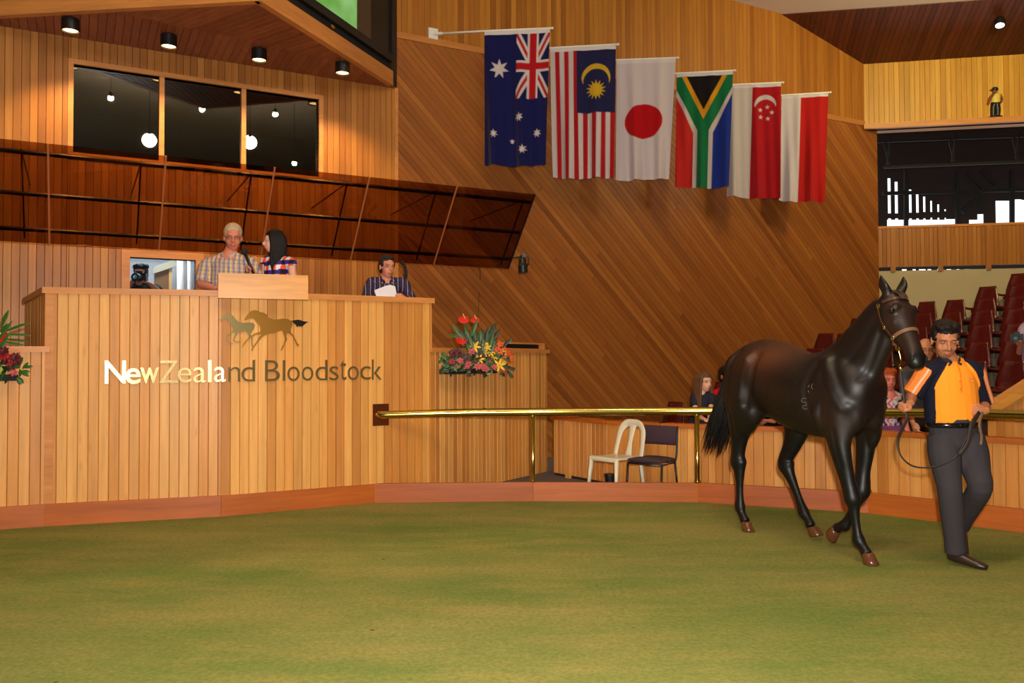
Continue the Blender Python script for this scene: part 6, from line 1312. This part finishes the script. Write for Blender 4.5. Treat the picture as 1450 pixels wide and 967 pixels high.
# ================================================================== GRANDSTAND SEATS
RDV = V((.55, -.835, 0)).normalized(); FD = V((-.835, -.55, 0)).normalized()        # row direction, facing direction
SEATM = mat('maroon_plastic', srgb(84, 9, 13), .28, spec=.6, coat=.2); POST = mat('seat_post', srgb(132, 120, 104), .6)
def seat(P, label, grp):
    """P = top centre of the back"""
    zt_ = P.z; b_ = V((P.x, P.y, zt_ - .80)); yaw = math.atan2(FD.y, FD.x) + math.pi / 2      # local -y = facing
    global SEAT0
    if SEAT0 is None:
        SEAT0 = thing('stadium_seat', label, 'seat', b_, yaw, grp); T = ROOT[SEAT0]; s3 = lambda x, y, z: T @ V((x, y, z))
        prof_ = [(-.20, .375, .19), (-.19, .40, .215), (-.05, .385, .225), (.07, .385, .225), (.125, .42, .222), (.15, .50, .215), (.175, .62, .19), (.20, .74, .155), (.212, .80, .145)]
        vs = []; fs = []; nx = 7
        for k, (y, z, w_) in enumerate(prof_):
            for j in range(nx):
                t = -1 + 2 * j / (nx - 1); cv_ = .035 * t * t; vs.append(s3(t * w_, y - (cv_ if z > .42 else 0), z + (cv_ * .8 if z <= .42 else 0)))
        n1 = len(vs)
        for k, (y, z, w_) in enumerate(prof_):
            for j in range(nx):
                t = -1 + 2 * j / (nx - 1); cv_ = .035 * t * t; vs.append(s3(t * w_, y - (cv_ if z > .42 else 0) + (.022 if z > .42 else 0), z + (cv_ * .8 - .02 if z <= .42 else -.004)))
        for L0 in (0, n1):
            for k in range(len(prof_) - 1):
                for j in range(nx - 1): a = L0 + k * nx + j; fs.append((a, a + 1, a + nx + 1, a + nx))
        for j in range(nx - 1): fs.append((j, j + 1, n1 + j + 1, n1 + j)); a = (len(prof_) - 1) * nx + j; fs.append((a, a + 1, n1 + a + 1, n1 + a))
        for k in range(len(prof_) - 1): a = k * nx; fs.append((a, a + nx, n1 + a + nx, n1 + a)); a += nx - 1; fs.append((a, a + nx, n1 + a + nx, n1 + a))
        obj('seat_shell', M().add(vs, fs), SEATM, SEAT0, smooth=True)
        obj('mounting_bar', M().fbox(s3(0, 0, 0), T.to_3x3() @ V((1, 0, 0)), T.to_3x3() @ V((0, 1, 0)), Z, -.255, .255, .08, .13, .34, .375), BLACK, SEAT0)
        obj('post', M().fbox(s3(0, 0, 0), T.to_3x3() @ V((1, 0, 0)), T.to_3x3() @ V((0, 1, 0)), Z, .222, .254, .09, .13, .0, .345), POST, SEAT0)
        obj('armrest_bracket', M().fbox(s3(0, 0, 0), T.to_3x3() @ V((1, 0, 0)), T.to_3x3() @ V((0, 1, 0)), Z, .218, .256, -.02, .16, .375, .43), BLACK, SEAT0)
        return SEAT0
    r_ = copy_tree(SEAT0, b_, yaw, label); r_['group'] = grp; return r_
SEAT0 = None
rowY = [15.0, 14.35, 13.75, 13.2, 12.65, 12.1, 11.55]; topy = [386, 401.5, 418, 436, 457.5, 483, 511]; colx = [1437, 1434.5, 1432.5, 1430.5, 1429, 1427, 1425]
rows_w = ['top', 'second', 'third', 'fourth', 'fifth', 'sixth', 'front']
tiers = M(); GR = 'maroon seats in the raked stand'
ordn = ['fifth', 'fourth', 'third', 'second', 'first', 'next', 'last', 'outer', 'outermost']
for k in range(7):
    A0 = px(colx[k], topy[k], V((0, rowY[k], 0)), V((0, 1, 0))); z0 = A0.z - .80; zl = z0
    for j in range(-4 if k else 0, 4):
        P = A0 + RDV * (.52 * j)
        if (P - WO).dot(WN) < .45 or P.x > 13.5: continue
        if (P - GO).dot(GN) < .06 and j < 0: continue
        n_ = {-4: 'fourth left of the right-hand column', -3: 'third left of the right-hand column', -2: 'second left of the right-hand column', -1: 'just left of the right-hand column', 0: 'in the right-hand column fully in view', 1: 'right of the fully visible column', 2: 'second right of the visible column', 3: 'third right of the visible column'}[j]
        if j >= 2: continue
        seat(P, 'maroon plastic seat in the %s row, %s' % (rows_w[k], n_), GR)
    a = A0 + RDV * (-4.2 if k else -.6); b_ = A0 + RDV * 2.2
    tiers.fbox(V((A0.x, A0.y, 0)), RDV, Z, FD, -3.2, 1.6, 0, z0, -.28, .50)
struct('floor_tiers', tiers, mat('tier_concrete', srgb(120, 112, 98), .9, var=.1, bscale=5), 'stepped concrete tiers under the rows of maroon seats')
LS = [((1160, 471.5), 14.0, 'lone maroon seat against the diagonal wall, left of the horse\'s neck'), ((1208, 450), 14.6, 'highest maroon seat beside the horse\'s crest'), ((1188, 472), 13.4, 'maroon seat just behind the horse\'s withers'), ((1144, 493), 12.9, 'maroon seat just above the horse\'s back'),
      ((944, 569.5), 11.6, 'low maroon seat behind the rail, left of the girl'), ((976, 571.5), 11.2, 'low maroon seat behind the rail, next to the girl'), ((1012, 541), 10.6, 'maroon seat behind the girl'), ((1292, 592), 8.75, 'maroon seat behind the rail between the red-haired woman and the handler')]
for (x, y), Y_, lab in LS:
    P = pxy(x, y, Y_); P.z = max(P.z, .80); seat(P, lab, GR)
# stair side wall with a sloping timber capping, right
YZ = 7.75
st_ = thing('stair_side_wall', 'boarded stair side wall with a sloping timber capping at the right edge', 'stair wall', pxy(1440, 640, YZ + .1))
A1 = pxy(1398, 583, YZ); B1 = pxy(1455, 547, YZ); A1.y = B1.y = YZ; sl_ = (B1.z - A1.z) / (B1.x - A1.x); X1 = B1.x + 1.3
SFr = (V((A1.x, YZ, 0)), V((1, 0, 0)), Z, V((0, -1, 0)))
LX = X1 - A1.x; obj('carcass', M().prism([(0, 0), (LX, 0), (LX, A1.z + LX * sl_ - .04), (0, A1.z - .04)], *SFr, -.09, -.001), DARK, st_)
boards(st_, SFr, [[(0, .02), (LX, .02), (LX, A1.z + LX * sl_ - .05), (0, A1.z - .05)]], .08, math.pi / 2, W_PART, depth=.016)
obj('sloping_cap', M().bar(A1 + V((-.06, .03, -.06 * sl_)), V((X1, YZ + .03, A1.z + LX * sl_)), .17, .075, up=(0, 0, 1)), W_LECT, st_)
